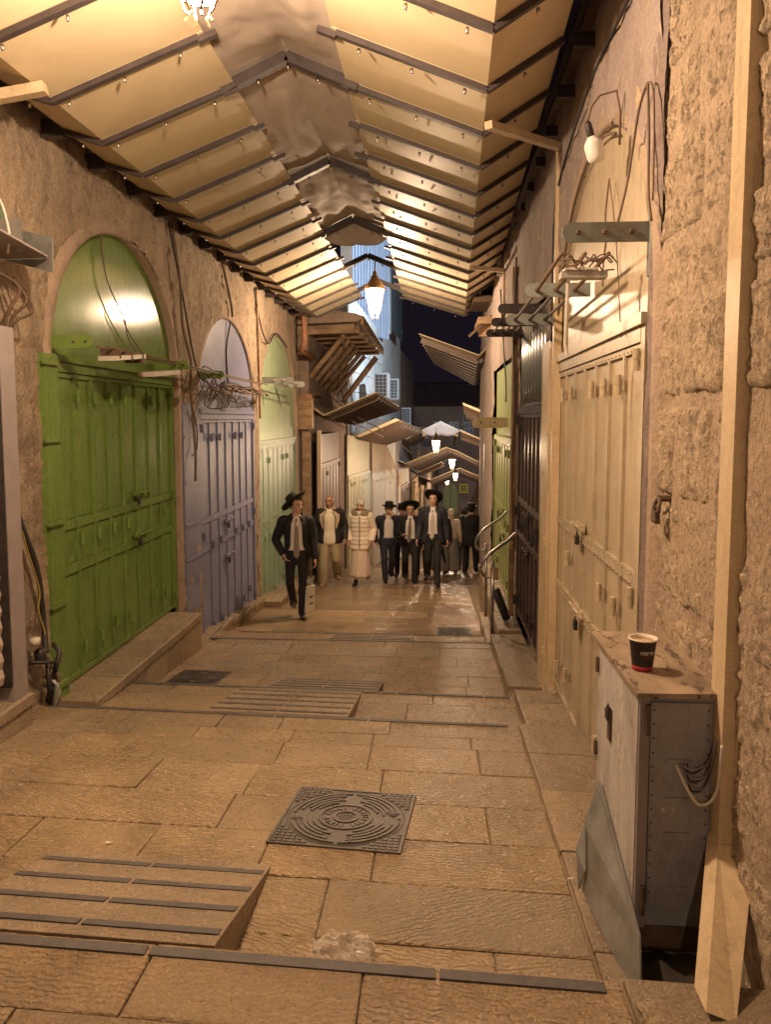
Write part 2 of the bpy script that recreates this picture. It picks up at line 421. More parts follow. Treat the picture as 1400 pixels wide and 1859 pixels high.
def paver(x0, x1, s0, s1, parent, dz=0, m=PAVE, th=.10, name='paver'):
    g = .0028
    j = lambda: random.uniform(-.003, .003)
    jz = random.uniform(-.002, .002)
    c = .005
    def pt(x, s, d): y = s - sk(s) * x; return (x + j(), y + j(), gs(s) + dz + d)
    e = 1e-3
    s0 += g; s1 -= g; x0 += g; x1 -= g
    top = [pt(x0 + c, s0 + c, jz), pt(x1 - c, s0 + c, jz), pt(x1 - c, s1 - c, jz), pt(x0 + c, s1 - c, jz)]
    mid = [pt(x0, s0, jz - c * .8), pt(x1, s0, jz - c * .8), pt(x1, s1, jz - c * .8), pt(x0, s1, jz - c * .8)]
    bot = [(p[0], p[1], p[2] - th) for p in mid]
    fs = [(0, 1, 2, 3)] + [(4 + i, 4 + (i + 1) % 4, (i + 1) % 4, i) for i in range(4)] + [(8 + i, 8 + (i + 1) % 4, 4 + (i + 1) % 4, 4 + i) for i in range(4)]
    return MB().add(top + mid + bot, fs).build(name, m, parent)

def pave_rows(s0, s1, xl, xr, dmin, dmax, wmin, wmax, parent, nose=True, m=PAVE):
    e = .0015
    s = s0 + e; rows = []
    end = s1 - e
    if nose: rows.append((end - .30, end)); end -= .30
    while s < end - 1e-4:
        d = random.uniform(dmin, dmax)
        if end - s - d < dmin * .7: d = end - s
        rows.append((s, min(end, s + d))); s += d
    for (a, b) in rows:
        x = xl + random.uniform(-.15, .15)
        first = True
        while x < xr - .02:
            wd = random.uniform(wmin, wmax)
            if xr - x - wd < wmin * .6: wd = xr - x
            paver(max(x, xl), min(xr, x + wd), a, b, parent, m=m)
            x += wd
# landings
pave_rows(.9, 2.17, -2.55, .545, .35, .5, .5, .72, street, m=PAVE_FLAT)
pave_rows(2.17, 4.93, -2.75, .545, .28, .46, .40, .74, street)
pave_rows(4.93, 5.99, -2.75, .62, .25, .36, .5, .8, street)
pave_rows(5.99, 8.52, -2.6, .62, .26, .40, .38, .66, street)
pave_rows(8.52, 9.27, -2.75, .66, .30, .42, .6, .9, street)
pave_rows(9.27, 15.35, -2.75, .66, .40, .62, .65, 1.05, street, m=POLISHED)
pave_rows(15.35, 21.0, -2.6, 1.0, .55, .8, .7, 1.1, street, nose=False, m=POLISHED)
# pavement strip along the right hand wall
s = .9
while s < 8.4:
    d = random.uniform(.42, .75)
    b = s + d
    for lim in (2.17, 2.56, 4.93, 5.99, 8.52):
        if s < lim - .01 < b + .12: b = lim - .001
    paver(.55 if s < 4.9 else .63, .66 if 2.16 < s < 2.5 else .99, s, b, street, dz=.012 if s < 4.9 else (.06 if s < 6 else .10), m=KERB, th=.2)
    s = b + .001
# dark anti slip strips near each nosing, in lengths between the joints
for (s0, xl, xr) in ((2.17, -2.5, .50), (4.93, -2.66, .56), (5.99, -2.6, .60), (8.52, -2.55, .64), (9.27, -2.4, .66)):
    x = xl
    while x < xr - .1:
        wd = min(random.uniform(.6, .95), xr - x)
        P = []
        for xx, ss in ((x + .006, s0 - .062), (x + wd - .006, s0 - .062), (x + wd - .006, s0 - .022), (x + .006, s0 - .022)):
            P.append((xx, ss - sk(ss) * xx, gs(ss) + .006))
        b = MB().prism(P, (0, 0, -.012)).build('nosing_strip', STRIP, street)
        x += wd
# wedge ramps on the steps, for hand carts
def ramp_wedge(x0, x1, s0, s1, nstrip):
    zt, zb = gs(s0 - 1e-4) + .002, gs(s1)
    def P(x, s, z): return (x, s - sk(s) * x, z)
    A = [P(x0, s0 + .004, zt), P(x1, s0 + .004, zt), P(x1, s1, zb + .004), P(x0, s1, zb + .004)]
    B = [P(x0, s0 + .004, gs(s0 + .01) - .01), P(x1, s0 + .004, gs(s0 + .01) - .01), P(x1, s1, zb - .01), P(x0, s1, zb - .01)]
    o = MB().add(A + B, [(0, 1, 2, 3), (0, 4, 5, 1), (1, 5, 6, 2), (2, 6, 7, 3), (3, 7, 4, 0)]).build('ramp', KERB, kind='structure')
    for k in range(nstrip):
        t = (k + .5) / nstrip; u = .022 / (s1 - s0)
        def top(x, t): 
            s = s0 + t * (s1 - s0); return V(P(x, s, zt + t * (zb - zt) + .007))
        n = 2
        for q in range(n):
            xa, xb = x0 + (x1 - x0) * q / n + .004, x0 + (x1 - x0) * (q + 1) / n - .012
            MB().prism([top(xa, t - u), top(xb, t - u), top(xb, t + u), top(xa, t + u)], (0, 0, -.01)).build('ramp_strip', STRIP, o)
ramp_wedge(-1.62, -.67, 2.17, 2.99, 4)
ramp_wedge(-1.55, -.57, 4.93, 5.93, 5)
ramp_wedge(-1.35, -.45, 5.99, 6.8, 4)
ramp_wedge(-1.2, -.25, 8.52, 9.2, 4)

# stone platforms before the doors
def stone_block(name, x0, x1, y0, y1, z0, z1, parent, m=KERB, c=.012):
    j = lambda: random.uniform(-.004, .004)
    b = [(x0, y0), (x1, y0), (x1, y1), (x0, y1)]; ci = [(x0 + c, y0 + c), (x1 - c, y0 + c), (x1 - c, y1 - c), (x0 + c, y1 - c)]
    vs = [(x + j(), y + j(), z1 + j() * .5) for x, y in ci] + [(x, y, z1 - c) for x, y in b] + [(x, y, z0) for x, y in b]
    return MB().add(vs, [(0, 1, 2, 3)] + [(4 + i, 4 + (i + 1) % 4, (i + 1) % 4, i) for i in range(4)] + [(8 + i, 8 + (i + 1) % 4, 4 + (i + 1) % 4, 4 + i) for i in range(4)]).build(name, m, parent)
def platform(name, label, x0, x1, y0, y1, ztop, n, group=None, drop=None):
    r = thing(name, ((x0 + x1) / 2, y0, ztop - .3), label, 'doorstep', group)
    L = (y1 - y0) / n
    for i in range(n):
        z = ztop if drop is None else ztop + drop * (i + .5) / n
        stone_block('stone_slab', x0, x1, y0 + i * L + .003, y0 + (i + 1) * L - .003, z - .075, z, r)
        stone_block('stone_riser', x0 + .02, x1 - .015, y0 + i * L + .004, y0 + (i + 1) * L - .004, z - .62, z - .078, r)
    return r
platform('doorstep', 'raised stone doorstep running under the bright green double door', -2.86, -2.47, 5.36, 7.95, -2.06, 5, 'stone doorsteps')
platform('doorstep', 'low narrow stone sill under the violet grey double door', -2.86, -2.68, 8.74, 11.9, -2.56, 5, 'stone doorsteps', drop=-.28)
platform('doorstep', 'stone doorstep of the pale green door, beside the leftmost walker', -2.86, -2.45, 12.0, 15.5, -2.88, 6, 'stone doorsteps', drop=-.36)
platform('doorstep', 'rough stone sill under the roller shutter at the left edge', -2.68, -2.555, 2.6, 4.66, -1.74, 3, 'stone doorsteps')
platform('doorstep', 'stepped stone blocks under the yellow green door on the right', .72, .99, 8.6, 12.6, -2.37, 5, 'stone doorsteps')
platform('doorstep', 'low stone block at the foot of the steel handrail', .60, .715, 8.62, 10.2, -2.50, 2, 'stone doorsteps', drop=-.1)

# ------------------------------------------------------------------ walls
def relief_wall(name, X, side, y0, y1, z0, z1, res, holes, amp, m, label, thick=.0, amp2=.01):
    """uneven plastered wall in the plane x = X facing side (+1 right, -1 left), open where a hole test is true"""
    ny = int((y1 - y0) / res); nz = int((z1 - z0) / res)
    idx = {}; vs = []; fs = []
    def vert(i, j):
        k = (i, j)
        if k not in idx:
            y = y0 + (y1 - y0) * i / ny; z = z0 + (z1 - z0) * j / nz
            d = amp * fbm((y * .8, z * .8, X), 3) + amp2 * fbm((y * 5, z * 5, X + 3), 4) + amp2 * .9 * fbm((y * 14, z * 14, X + 9), 3)
            idx[k] = len(vs); vs.append((X + side * d, y, z))
        return idx[k]
    for j in range(nz):
        zc = z0 + (z1 - z0) * (j + .5) / nz
        for i in range(ny):
            yc = y0 + (y1 - y0) * (i + .5) / ny
            if any(h(yc, zc) for h in holes): continue
            fs.append((vert(i, j), vert(i + 1, j), vert(i + 1, j + 1), vert(i, j + 1)))
    mb = MB(); mb.v = vs; mb.f = fs
    mb.bb(X - side * .45, X - side * .40, y0, y1, z0, z1)
    o = mb.build(name, m, smooth=True)
    return tag(o, label, 'wall')
def arch_hole(yc, a, zs, b, zb, grow=.0):
    def h(y, z):
        if abs(y - yc) > a + grow or z < zb: return False
        if z <= zs: return True
        return ((y - yc) / (a + grow)) ** 2 + ((z - zs) / (b + grow)) ** 2 < 1
    return h
ARCH_L = [(6.85, 1.36, .42, 1.17, -2.35), (10.36, 1.42, .10, 1.22, -3.1), (13.78, 1.70, -.10, 1.56, -3.8)]
holes = [arch_hole(*a, grow=.02) for a in ARCH_L]
lw = relief_wall('plaster_wall', -2.78, 1, 4.55, 15.7, -3.9, 2.75, .034, holes, .035, PLASL, 'brown plastered wall with three arched shop doors on the left', amp2=.018)
def arch_trim(parent, X, side, yc, a, zs, b, zb, wd, depth, m, n=26, proud=.012):
    """rounded plaster edge and reveal around an arched opening"""
    path = [(yc - a, zb), (yc - a, (zb + zs) / 2)] + [(yc - a * cos(pi * k / n), zs + b * sin(pi * k / n)) for k in range(n + 1)] + [(yc + a, (zb + zs) / 2), (yc + a, zb)]
    mb = MB(); vs = []; fs = []
    for i, (y, z) in enumerate(path):
        nx = path[max(0, i - 1)]; px = path[min(len(path) - 1, i + 1)]
        t = V((px[0] - nx[0], px[1] - nx[1])).normalized(); nn = V((-t.y, t.x))
        wj = wd * (1 + .35 * noise.noise(V((y * 3, z * 3, X))))
        f = X + side * (proud + .01 * noise.noise(V((y * 4, z * 4, 7))))
        vs += [(X - side * depth, y, z), (f - side * .012, y, z), (f, y + nn.x * .015, z + nn.y * .015), (f, y + nn.x * wj * .7, z + nn.y * wj * .7), (X - side * .03, y + nn.x * wj, z + nn.y * wj)]
    for i in range(len(path) - 1):
        for k in range(4): fs.append((i * 5 + k, i * 5 + k + 1, i * 5 + 5 + k + 1, i * 5 + 5 + k))
    return mb.add(vs, fs).build('arch_surround', m, parent, smooth=True)
for a in ARCH_L: arch_trim(lw, -2.785, 1, *a, .13, .075, REVEAL)

# ---- right hand wall: plaster above and beyond, rough masonry nearest the camera
ARCH_R = [(4.76, 1.34, .42, 1.20, -2.4)]
rholes = [arch_hole(*ARCH_R[0], grow=.02), lambda y, z: 6.62 < y < 8.75 and z < 1.05, lambda y, z: 9.0 < y < 12.55 and z < .75]
rw = relief_wall('plaster_wall', .93, -1, 3.42, 16.0, -3.9, 2.9, .05, rholes, .03, PLASR, 'grey peeling plaster wall above and beyond the beige arched door')
arch_trim(rw, .935, -1, *ARCH_R[0], .10, .07, REVEAL)

mw = thing('masonry_wall', (1.1, 1.2, -2.0), 'rough limestone wall beside the tall cream post on the right', 'wall')
core = MB()
core.grid(lambda u, v: (.957 + .014 * fbm((u * 9, v * 14, 2), 4), .8 + u * 2.66, -2.2 + v * 5.2), 60, 110)
core.bb(1.3, 1.36, .8, 3.46, -2.2, 3.0)
core.build('mortar_bed', MORTAR, mw, smooth=True)
z = -2.1; row = 0
while z < 2.95:
    h = random.uniform(.26, .44)
    y = .85 + random.uniform(-.2, 0)
    while y < 3.40:
        L = random.uniform(.26, .52)
        if y + L > 3.25: L = 3.44 - y
        if L > .12:
            g = .018; sd = random.random() * 50; dep = random.uniform(.0, .014)
            def sf(u, v, y=y, L=L, h=h, z=z, sd=sd, dep=dep):
                e = min(u, 1 - u) * L; e2 = min(v, 1 - v) * h
                edge = min(1, e / .022) * min(1, e2 / .022)
                yy = y + g + u * (L - 2 * g) + .014 * noise.noise(V((u * 3, v * 3, sd))); zz = z + g + v * (h - 2 * g) + .014 * noise.noise(V((u * 3, v * 3, sd + 9)))
                d = dep + .012 * fbm((yy * 6, zz * 6, sd), 4) + .011 * fbm((yy * 26, zz * 26, sd), 3)
                return (.972 - edge * (.014 + d), yy, zz)
            MB().grid(sf, 28, 22).build('stone', STONE, mw, smooth=True)
        y += L
    z += h
# flaking strip between stone and the beige door
jm = MB()
jm.grid(lambda u, v: (.925 + .008 * fbm((u * 2, v * 14, 3.3), 4) + .008 * fbm((u * 6, v * 40, 1.3), 3) + .06 * abs(u - .5) ** 2, 3.37 + u * .175 + .02 * fbm((v * 12, 0, 5), 4) * (1 - u), -2.0 + v * 5.0), 10, 220)
jm.build('door_jamb', JAMB, mw, smooth=True)
MB().bb(.945, 1.25, 3.41, 3.52, -2.1, 3.0).build('wall_core', MORTAR, mw)

# ------------------------------------------------------------------ doors
def padlock(mb, c, s=1.0, N=V((1, 0, 0)), U=V((0, 1, 0))):
    c = V(c); R = Matrix((U, N, V((0, 0, 1)))).transposed()
    mb.box(c, (.045 * s, .02 * s, .05 * s), R)
    pts = [c + R @ V((.016 * s * cos(q), 0, .022 * s + .026 * s * sin(q))) for q in [pi * k / 8 for k in range(9)]]
    mb.tube(pts, .004 * s, 6)
def door(name, label, p0, p1, N, zb, zt, leaves, rails, m, tymp=None, rect_top=None, tm=None, cat='door', group='shop doors along the lane', bolts=True, seed=0, rivets=False, hw=None, bar_z=(.52, .36), proud=1.0, light=False):
    """painted metal double door between floor points p0, p1; N points to the lane"""
    rnd = random.Random(seed)
    p0 = V((*p0, 0)); p1 = V((*p1, 0)); U = (p1 - p0); L = U.length; U.normalize(); N = V((*N, 0)).normalized()
    T = lambda u, o, z: p0 + U * u + N * o + V((0, 0, z))
    R = Matrix((U, N, V((0, 0, 1)))).transposed()
    root = thing(name, (p0.x, p0.y, zb), label, cat, group)
    hw = hw or m; H = zt - zb
    def bx(mb, u0, u1, o0, o1, z0, z1): mb.box(T((u0 + u1) / 2, (o0 + o1) / 2, (z0 + z1) / 2), (u1 - u0, o1 - o0, z1 - z0), R)
    fr = MB(); jw = .07
    bx(fr, 0, jw, -.05, .03, zb, zt); bx(fr, L - jw, L, -.05, .03, zb, zt); bx(fr, jw + .001, L - jw - .001, -.05, .032, zt - .07, zt)
    fr.build('door_frame', m, root)
    # leaves
    tot = sum(leaves); cw = (L - 2 * jw - .02) / tot; u = jw + .006
    rz = [zb + .02] + [zb + H * r for r in rails] + [zt - .075]
    for li, n in enumerate(leaves):
        lw_ = cw * n - .006
        lf = MB(); bx(lf, u, u + lw_, -.03, 0, zb + .015, zt - .075)
        st = .035 if not light else .02
        pr = .014 * proud
        for k in range(n + 1):
            c = u + lw_ * k / n
            a = max(u, c - st / 2); b = min(u + lw_, c + st / 2)
            bx(lf, a, b, .0005, pr, zb + .015, zt - .075)
        for ri, z_ in enumerate(rz):
            rh = .07
            a = max(zb + .015, z_ - rh / 2); b = min(zt - .075, z_ + rh / 2)
            for k in range(n):
                c0 = u + lw_ * k / n + st / 2 + .001; c1 = u + lw_ * (k + 1) / n - st / 2 - .001
                bx(lf, c0, c1, .0005, pr - .002, a, b)
        leaf = lf.build('leaf', m, root)
        for ri in range(len(rz) - 1):
            for k in range(n):
                a = u + lw_ * k / n + st / 2 + .012; b = u + lw_ * (k + 1) / n - st / 2 - .012
                z0 = rz[ri] + .035 + .012; z1 = rz[ri + 1] - .035 - .012
                if b - a > .03:
                    pm = MB(); bx(pm, a, b, .0005, .0045 + rnd.random() * .002, z0, z1); pm.build('panel', m, leaf)
        # hinges
        for (hk, hz) in [(0, .06), (0, .5), (0, .94), (n, .06), (n, .5), (n, .94)] + [(k, rnd.choice((.10, .12))) for k in range(1, n)] + [(k, .9) for k in range(1, n)] + [(k, .45) for k in range(1, n)]:
            if hk in (0, n) and not (hk == (0 if li == 0 else n)): continue
            if rnd.random() < .25: continue
            c = u + lw_ * hk / n; zc = zb + H * hz
            hb = MB(); hb.lathe([(.017, -.05), (.017, -.004), (.013, -.004), (.013, .004), (.017, .004), (.017, .05)], T(c, .022 * proud + .012, zc), 8)
            bx(hb, c - .03, c + .03, pr, pr + .006, zc - .03, zc + .03)
            hb.build('hinge', hw, leaf)
        if rivets:
            rv = MB()
            for ri, z_ in enumerate(rz):
                for k in range(n * 4 + 1):
                    for dz in (-.022, .022): rv.ell(T(u + .01 + (lw_ - .02) * k / (n * 4), pr, z_ + dz), (.0065, .0065, .0065), n=6, m=4)
            rv.build('rivets', m, leaf, smooth=True)['kind'] = 'stuff'
        u += cw * n + .004
    uc = jw + .006 + cw * leaves[0]
    if bolts:
        for bz in bar_z:
            z_ = zb + H * bz
            hb = MB(); bx(hb, uc - .12, uc + .14, .016, .03, z_ - .03, z_ + .03)
            hb.tube([T(uc - .16, .04, z_), T(uc + .24, .04, z_ + .005)], .011, 8)
            for q in (-.1, .1): bx(hb, uc + q - .012, uc + q + .012, .03, .056, z_ - .022, z_ + .022)
            h = hb.build('hasp', hw if hw else m, root)
            pb = MB(); padlock(pb, T(uc - .06, .055, z_ - .07), 1.15, N, U); pb.build('padlock', DARK, h)
    tm = tm or m
    if tymp:
        uc2, a, zs, b = tymp
        n = 28
        poly = [T(uc2 - a, -.03, zt + .002)] + [T(uc2 - a * cos(pi * k / n), -.03, zs + b * sin(pi * k / n)) for k in range(n + 1)] + [T(uc2 + a, -.03, zt + .002)]
        MB().prism(poly, N * .03).build('tympanum', tm, root)
        lb = MB(); bx(lb, .0, L, -.03, .05, zt + .003, zt + .055); lb.build('lintel_bar', m, root)
    if rect_top:
        sb = MB(); bx(sb, .01, L - .01, -.04, -.005, zt + .002, rect_top); sb.build('top_sheet', tm, root)
    return root
XL = -2.84
gd = door('green_double_door', 'bright green metal double door under a green arch, nearest on the left', (XL, 5.52), (XL, 8.18), (1, 0), -2.06, .42, [5, 3], [.36, .50], GREEN, tymp=(1.33, 1.36, .42, 1.17), seed=1, proud=1.6, bar_z=(.545, .385))
# green side panel with bars beside the door
sb = MB(); sb.bb(-2.80, -2.742, 5.30, 5.50, -2.06, .46)
for z_ in (.40, -.15, -.75, -1.35, -1.95): sb.bb(-2.742, -2.722, 5.27, 5.48, z_ - .02, z_ + .02)
sb.build('side_panel', GREEN, gd)
door('violet_double_door', 'violet grey metal double door with hanging padlocks, second arch on the left', (XL + .03, 8.98), (XL + .03, 11.76), (1, 0), -2.90, .06, [3, 4], [.44, .56], PURP, tymp=(1.38, 1.42, .10, 1.22), seed=2, proud=1.5)
sb = MB(); sb.bb(-2.84, -2.765, 8.36, 8.93, -2.2, .18); 
for z_ in (-.2, -.72, -1.2, -1.6): sb.bb(-2.766, -2.755, 8.38, 8.90, z_ - .012, z_ + .012)
sb.build('side_panel', PURP, bpy.data.objects['violet_double_door'])
pg = door('pale_green_double_door', 'pale green metal double door and tall pale arch behind the leftmost walker', (XL, 12.1), (XL, 15.44), (1, 0), -3.30, -.42, [4, 4], [.44, .56], SAGE, tymp=(1.68, 1.70, -.10, 1.56), tm=PALEG, seed=3)
bd = door('beige_double_door', 'large beige riveted double door under an arch behind the grey cabinet', (.965, 3.56), (.965, 6.12), (-1, 0), -2.10, .42, [4, 3], [.33, .53], BEIGE, tymp=(1.20, 1.34, .42, 1.20), seed=4, rivets=True, proud=1.6, bar_z=(.555, .335))
kb = MB(); kb.bb(.90, .985, 3.5, 6.2, -2.42, -2.115); kb.build('threshold', BEIGE, bd)
dd = door('dark_brown_door', 'glossy dark brown double door beyond the cream pilaster on the right', (.95, 6.78), (.95, 8.70), (-1, 0), -2.16, .12, [3, 3], [.40, .56], BROWN, seed=5, proud=1.7, hw=DARK)
cs = MB(); cs.grid(lambda u, v: (.955 - .014 * sin(u * 2 * pi * 9), 6.74 + u * 1.98, .13 + v * .88), 72, 2)
solidify(cs.build('corrugated_sheet', CORRG, dd, smooth=True), .004)
door('yellow_green_door', 'yellow green metal door behind the steel handrail on the right', (.97, 9.1), (.97, 12.4), (-1, 0), -2.36, -.25, [4, 4], [.38, .52], LIME, rect_top=.72, seed=6)
# further left: the wall turns in, doors follow it
def side_n(a, b, sgn):
    d = (V(b) - V(a)).normalized(); n = V((d.y, -d.x)) * sgn; return (n.x, n.y)
LW = [(-2.80, 15.62), (-2.62, 16.3), (-2.50, 19.9), (-2.38, 20.6), (-1.95, 23.3), (-1.90, 23.5), (-1.30, 26.3), (-1.22, 26.8), (-.62, 35), (.4, 47)]
door('mauve_door', 'narrow mauve slatted door below a cream awning, behind the bald man', (-2.52, 16.6), (-2.46, 19.7), side_n((-2.52, 16.6), (-2.46, 19.7), 1), -3.55, -1.0, [3, 3], [.40, .52], MAUVE, rect_top=-.35, seed=7, bolts=False)
door('cream_green_door', 'tall cream and green slatted door behind the woman in the coat', (-2.36, 20.75), (-1.97, 23.2), side_n((-2.36, 20.75), (-1.97, 23.2), 1), -4.2, -1.55, [4, 4], [.38, .52], CREAMG, rect_top=-.45, seed=8, bolts=False)
door('beige_panel_door', 'plain beige panelled door lit by the lanterns, left of the hat wearers', (-1.91, 23.6), (-1.33, 26.2), side_n((-1.91, 23.6), (-1.33, 26.2), 1), -4.6, -1.85, [2, 2], [.45], BEIGE, rect_top=-.6, seed=9, bolts=False)
def wall_run(name, pts, z0f, z1f, m, label, thick=.5, sgn=1):
    mb = MB()
    for (a, b) in zip(pts, pts[1:]):
        d = (V(b) - V(a)).normalized(); n = V((d.y, -d.x)) * sgn
        za, zb_ = z0f(a[1]), z0f(b[1]); ta, tb = z1f(a[1]), z1f(b[1])
        P = [(a[0], a[1], za), (b[0], b[1], zb_), (b[0], b[1], tb), (a[0], a[1], ta)]
        mb.prism(P, (-n.x * thick, -n.y * thick, 0))
    return tag(mb.build(name, m), label, 'wall')
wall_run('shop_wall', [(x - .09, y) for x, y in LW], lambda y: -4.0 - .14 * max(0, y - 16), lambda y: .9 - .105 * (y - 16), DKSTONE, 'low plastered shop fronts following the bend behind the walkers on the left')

door('rust_brown_door', 'dim rust brown door between the lanterns on the far left', (-1.2, 27.1), (-1.0, 30), side_n((-1.2, 27.1), (-1.0, 30), 1), -5.1, -2.4, [3, 3], [.45], MAUVE, rect_top=-1.9, seed=12, bolts=False)
door('tan_door', 'narrow tan door farthest along the left side', (-.92, 31), (-.72, 33.8), side_n((-.92, 31), (-.72, 33.8), 1), -5.6, -3.0, [2, 2], [.5], CREAM, rect_top=-2.5, seed=13, bolts=False)
sx = thing('sign_box', (-1.15, 27.0, -2.0), 'blank pale sign box hanging above the far left doors', 'sign')
MB().bb(-1.28, -.92, 26.9, 27.05, -2.2, -1.75).build('box', WHITEP, sx)
MB().bb(-1.3, -.9, 26.88, 27.07, -1.745, -1.70).build('lid', GALV, sx)
for (x, y, lab) in ((-.86, 30.5, 'carved stone column past the far sign box'), (-.58, 34.3, 'slim cream column at the far left of the bend'), (-1.24, 26.6, 'thin column beside the plain beige panelled door')):
    cl = thing('column', (x, y, gz(x, y)), lab, 'column', 'columns on the far left')
    MB().lathe([(.11, 0), (.11, .2), (.075, .25), (.07, 2.6), (.10, 2.7), (.12, 2.9)], (x, y, gz(x, y)), 10).build('shaft', CREAM, cl, smooth=True)
# ------------------------------------------------------------------ big canopy
def prof(y):
    return dict(LW=(-2.64, 2.04), LF=(-2.36 + .010 * (y - 4.8), 1.95), LI=(-1.435, 2.30), PK=(-1.035, 2.50), RI=(-.60, 2.30), RF=(.285 + .0245 * (y - 4.2), 1.95), RO=(.72 + .026 * (y - 4.2), 2.22))
can = thing('street_canopy', (-.9, 5, 1.95), 'long cream sheet canopy with dark rafters and a cloth ridge over the lane', 'canopy')
YK = [5.5 + .722 * k for k in range(-9, 14)]
def P3(y, key, dz=0, dx=0): q = prof(y)[key]; return V((q[0] + dx, y, q[1] + dz))
for i, y in enumerate(YK):
    for seq in (('LW', 'LF', 'LI'), ('RO', 'RF', 'RI')):
        mb = MB()
        for a, b in zip(seq, seq[1:]): mb.beam(P3(y, a, -.018), P3(y, b, -.018), .042, .034)
        A, B = P3(y, seq[1], -.035), P3(y, seq[2], -.035); d = (B - A).normalized()
        mb.beam(B, B + d * (.06 + .03 * (i % 3)), .04, .034)
        mb.build('rafter', RAFT, can)
    # wall bracket behind each rafter
    mb = MB(); mb.bb(-2.80, -2.64, y - .03, y + .03, 1.98, 2.10); mb.build('bracket', RAFT, can); mb = MB(); mb.bb(.78 + .026 * (y - 4.2), 1.2, y - .02, y + .02, 2.16, 2.24); mb.build('bracket', RAFT, can)
    if (i - 9) % 3 == 0:
        mb = MB()
        mb.beam(P3(y, 'LI', -.03, -.06), P3(y, 'PK', -.02), .07, .07); mb.beam(P3(y, 'PK', -.02), P3(y, 'RI', -.03, .06), .07, .07)
        mb.build('ridge_rafter', RAFT, can)
bt = MB()
for i, y in enumerate(YK):
    for (a, b, ts) in (('LF', 'LI', (.12, .5, .88)), ('RF', 'RI', (.15, .5, .85)), ('LW', 'LF', (.5,)), ('RO', 'RF', (.5,))):
        for t in ts: bt.lathe([(.009, 0), (.010, -.02), (.006, -.032)], P3(y, a).lerp(P3(y, b), t) + V((0, 0, -.058)), 8)
    if (i - 9) % 3 == 0:
        for (a, b, t) in (('LI', 'PK', .5), ('PK', 'RI', .02), ('PK', 'RI', .5)): bt.lathe([(.011, 0), (.012, -.022), (.007, -.034)], P3(y, a).lerp(P3(y, b), t) + V((0, 0, -.062)), 8)
bt.build('bolt_heads', BOLT, can, smooth=True)['kind'] = 'stuff'
for i in range(len(YK) - 1):
    ya, yb = YK[i] - .015, YK[i + 1] - .02
    for (a, b) in (('LW', 'LF'), ('LF', 'LI'), ('RO', 'RF'), ('RF', 'RI')):
        t = .004
        A = P3(ya, a); B = P3(ya, b); D = P3(yb, b, t); E_ = P3(yb, a, t)
        if b == 'LI' or b == 'RI': e = (B - A).normalized() * .03; B = B + e; D = D + e
        MB().prism([A, B, D, E_], (0, 0, .007)).build('panel', PANEL, can)
# cloth over the ridge
yA, yB = YK[0], 9.95
def cloth(u, v):
    y = yA + (yB - yA) * v
    q = u * 2 - 1
    L_, K_, R_ = prof(y)['LI'], prof(y)['PK'], prof(y)['RI']
    if u < .5: t = u * 2; x = L_[0] - .06 + (K_[0] - L_[0] + .06) * t; z = L_[1] + (K_[1] - L_[1]) * t
    else: t = u * 2 - 1; x = K_[0] + (R_[0] - K_[0] + .06) * t; z = K_[1] + (R_[1] - K_[1]) * t
    k = (y - 5.5) / (.722 * 3); fr_ = k - math.floor(k)
    sag = 4 * fr_ * (1 - fr_)
    z += .045 - .10 * sag * (1 - q * q * .9)
    env = min(1, fr_ * 5) * min(1, (1 - fr_) * 5) * .9 + .1
    wr = .022 * sin(x * 26 + 3.2 * noise.noise(V((x * 2, y * 1.3, 1))) + y * 1.6) * (.5 + .5 * noise.noise(V((x * 3, y * 2, 4)))) + .03 * fbm((x * 3.2, y * 1.9, 8), 3)
    return (x, y, z + wr * env)
solidify(MB().grid(cloth, 64, 320).build('ridge_cloth', FABRIC, can, smooth=True), .003)
# hanging end of the cloth past the third ridge rafter
def val(u, v):
    x = -1.44 + .86 * u; q = 2 * u - 1
    top = 2.33 + .17 * (1 - abs(q))
    return (x, 9.95 + .03 * sin(u * 17) * v + .05 * v, top - v * (.03 + .26 * (1 - q * q)))
solidify(MB().grid(val, 30, 8).build('cloth_end', FABRIC, can, smooth=True), .003)
# right hand steel beam along the wall head
bm_ = MB(); bm_.beam((.93, 2.5, 2.42), (.95, 15.5, 2.30), .05, .12); bm_.beam((.90, 2.5, 2.355), (.92, 15.5, 2.235), .09, .015); bm_.beam((.90, 2.5, 2.485), (.92, 15.5, 2.365), .09, .015)
bm_.build('wall_beam', RUST, can)
# supporting posts with arms
def arm_post(label, pts, wd, foot=None):
    r = thing('canopy_post', tuple(pts[0]), label, 'post', 'cream posts holding the canopy')
    mb = MB(); mb.beam(pts[0], pts[1], wd, wd, up=(0, 1, 0)); mb.build('post', CREAM, r)
    mb = MB(); mb.beam(V(pts[1]) + V((wd / 2, 0, -wd * .3)), pts[2], wd * .95, wd * .8); mb.build('arm', CREAM, r)
    return r
arm_post('cream steel post with sloping arm beyond the beige door', [(.925, 6.02, -2.26), (.925, 6.02, 2.02), (.33, 5.15, 1.87)], .06)
arm_post('small cream post with arm below the far end of the canopy', [(.93, 10.6, .9), (.93, 10.6, 1.98), (.45, 9.85, 1.87)], .06)
arm_post('cream canopy arm and post at the upper left above the junction box', [(-2.72, 4.5, -1.7), (-2.72, 4.5, 1.86), (-2.28, 4.55, 1.92)], .075)
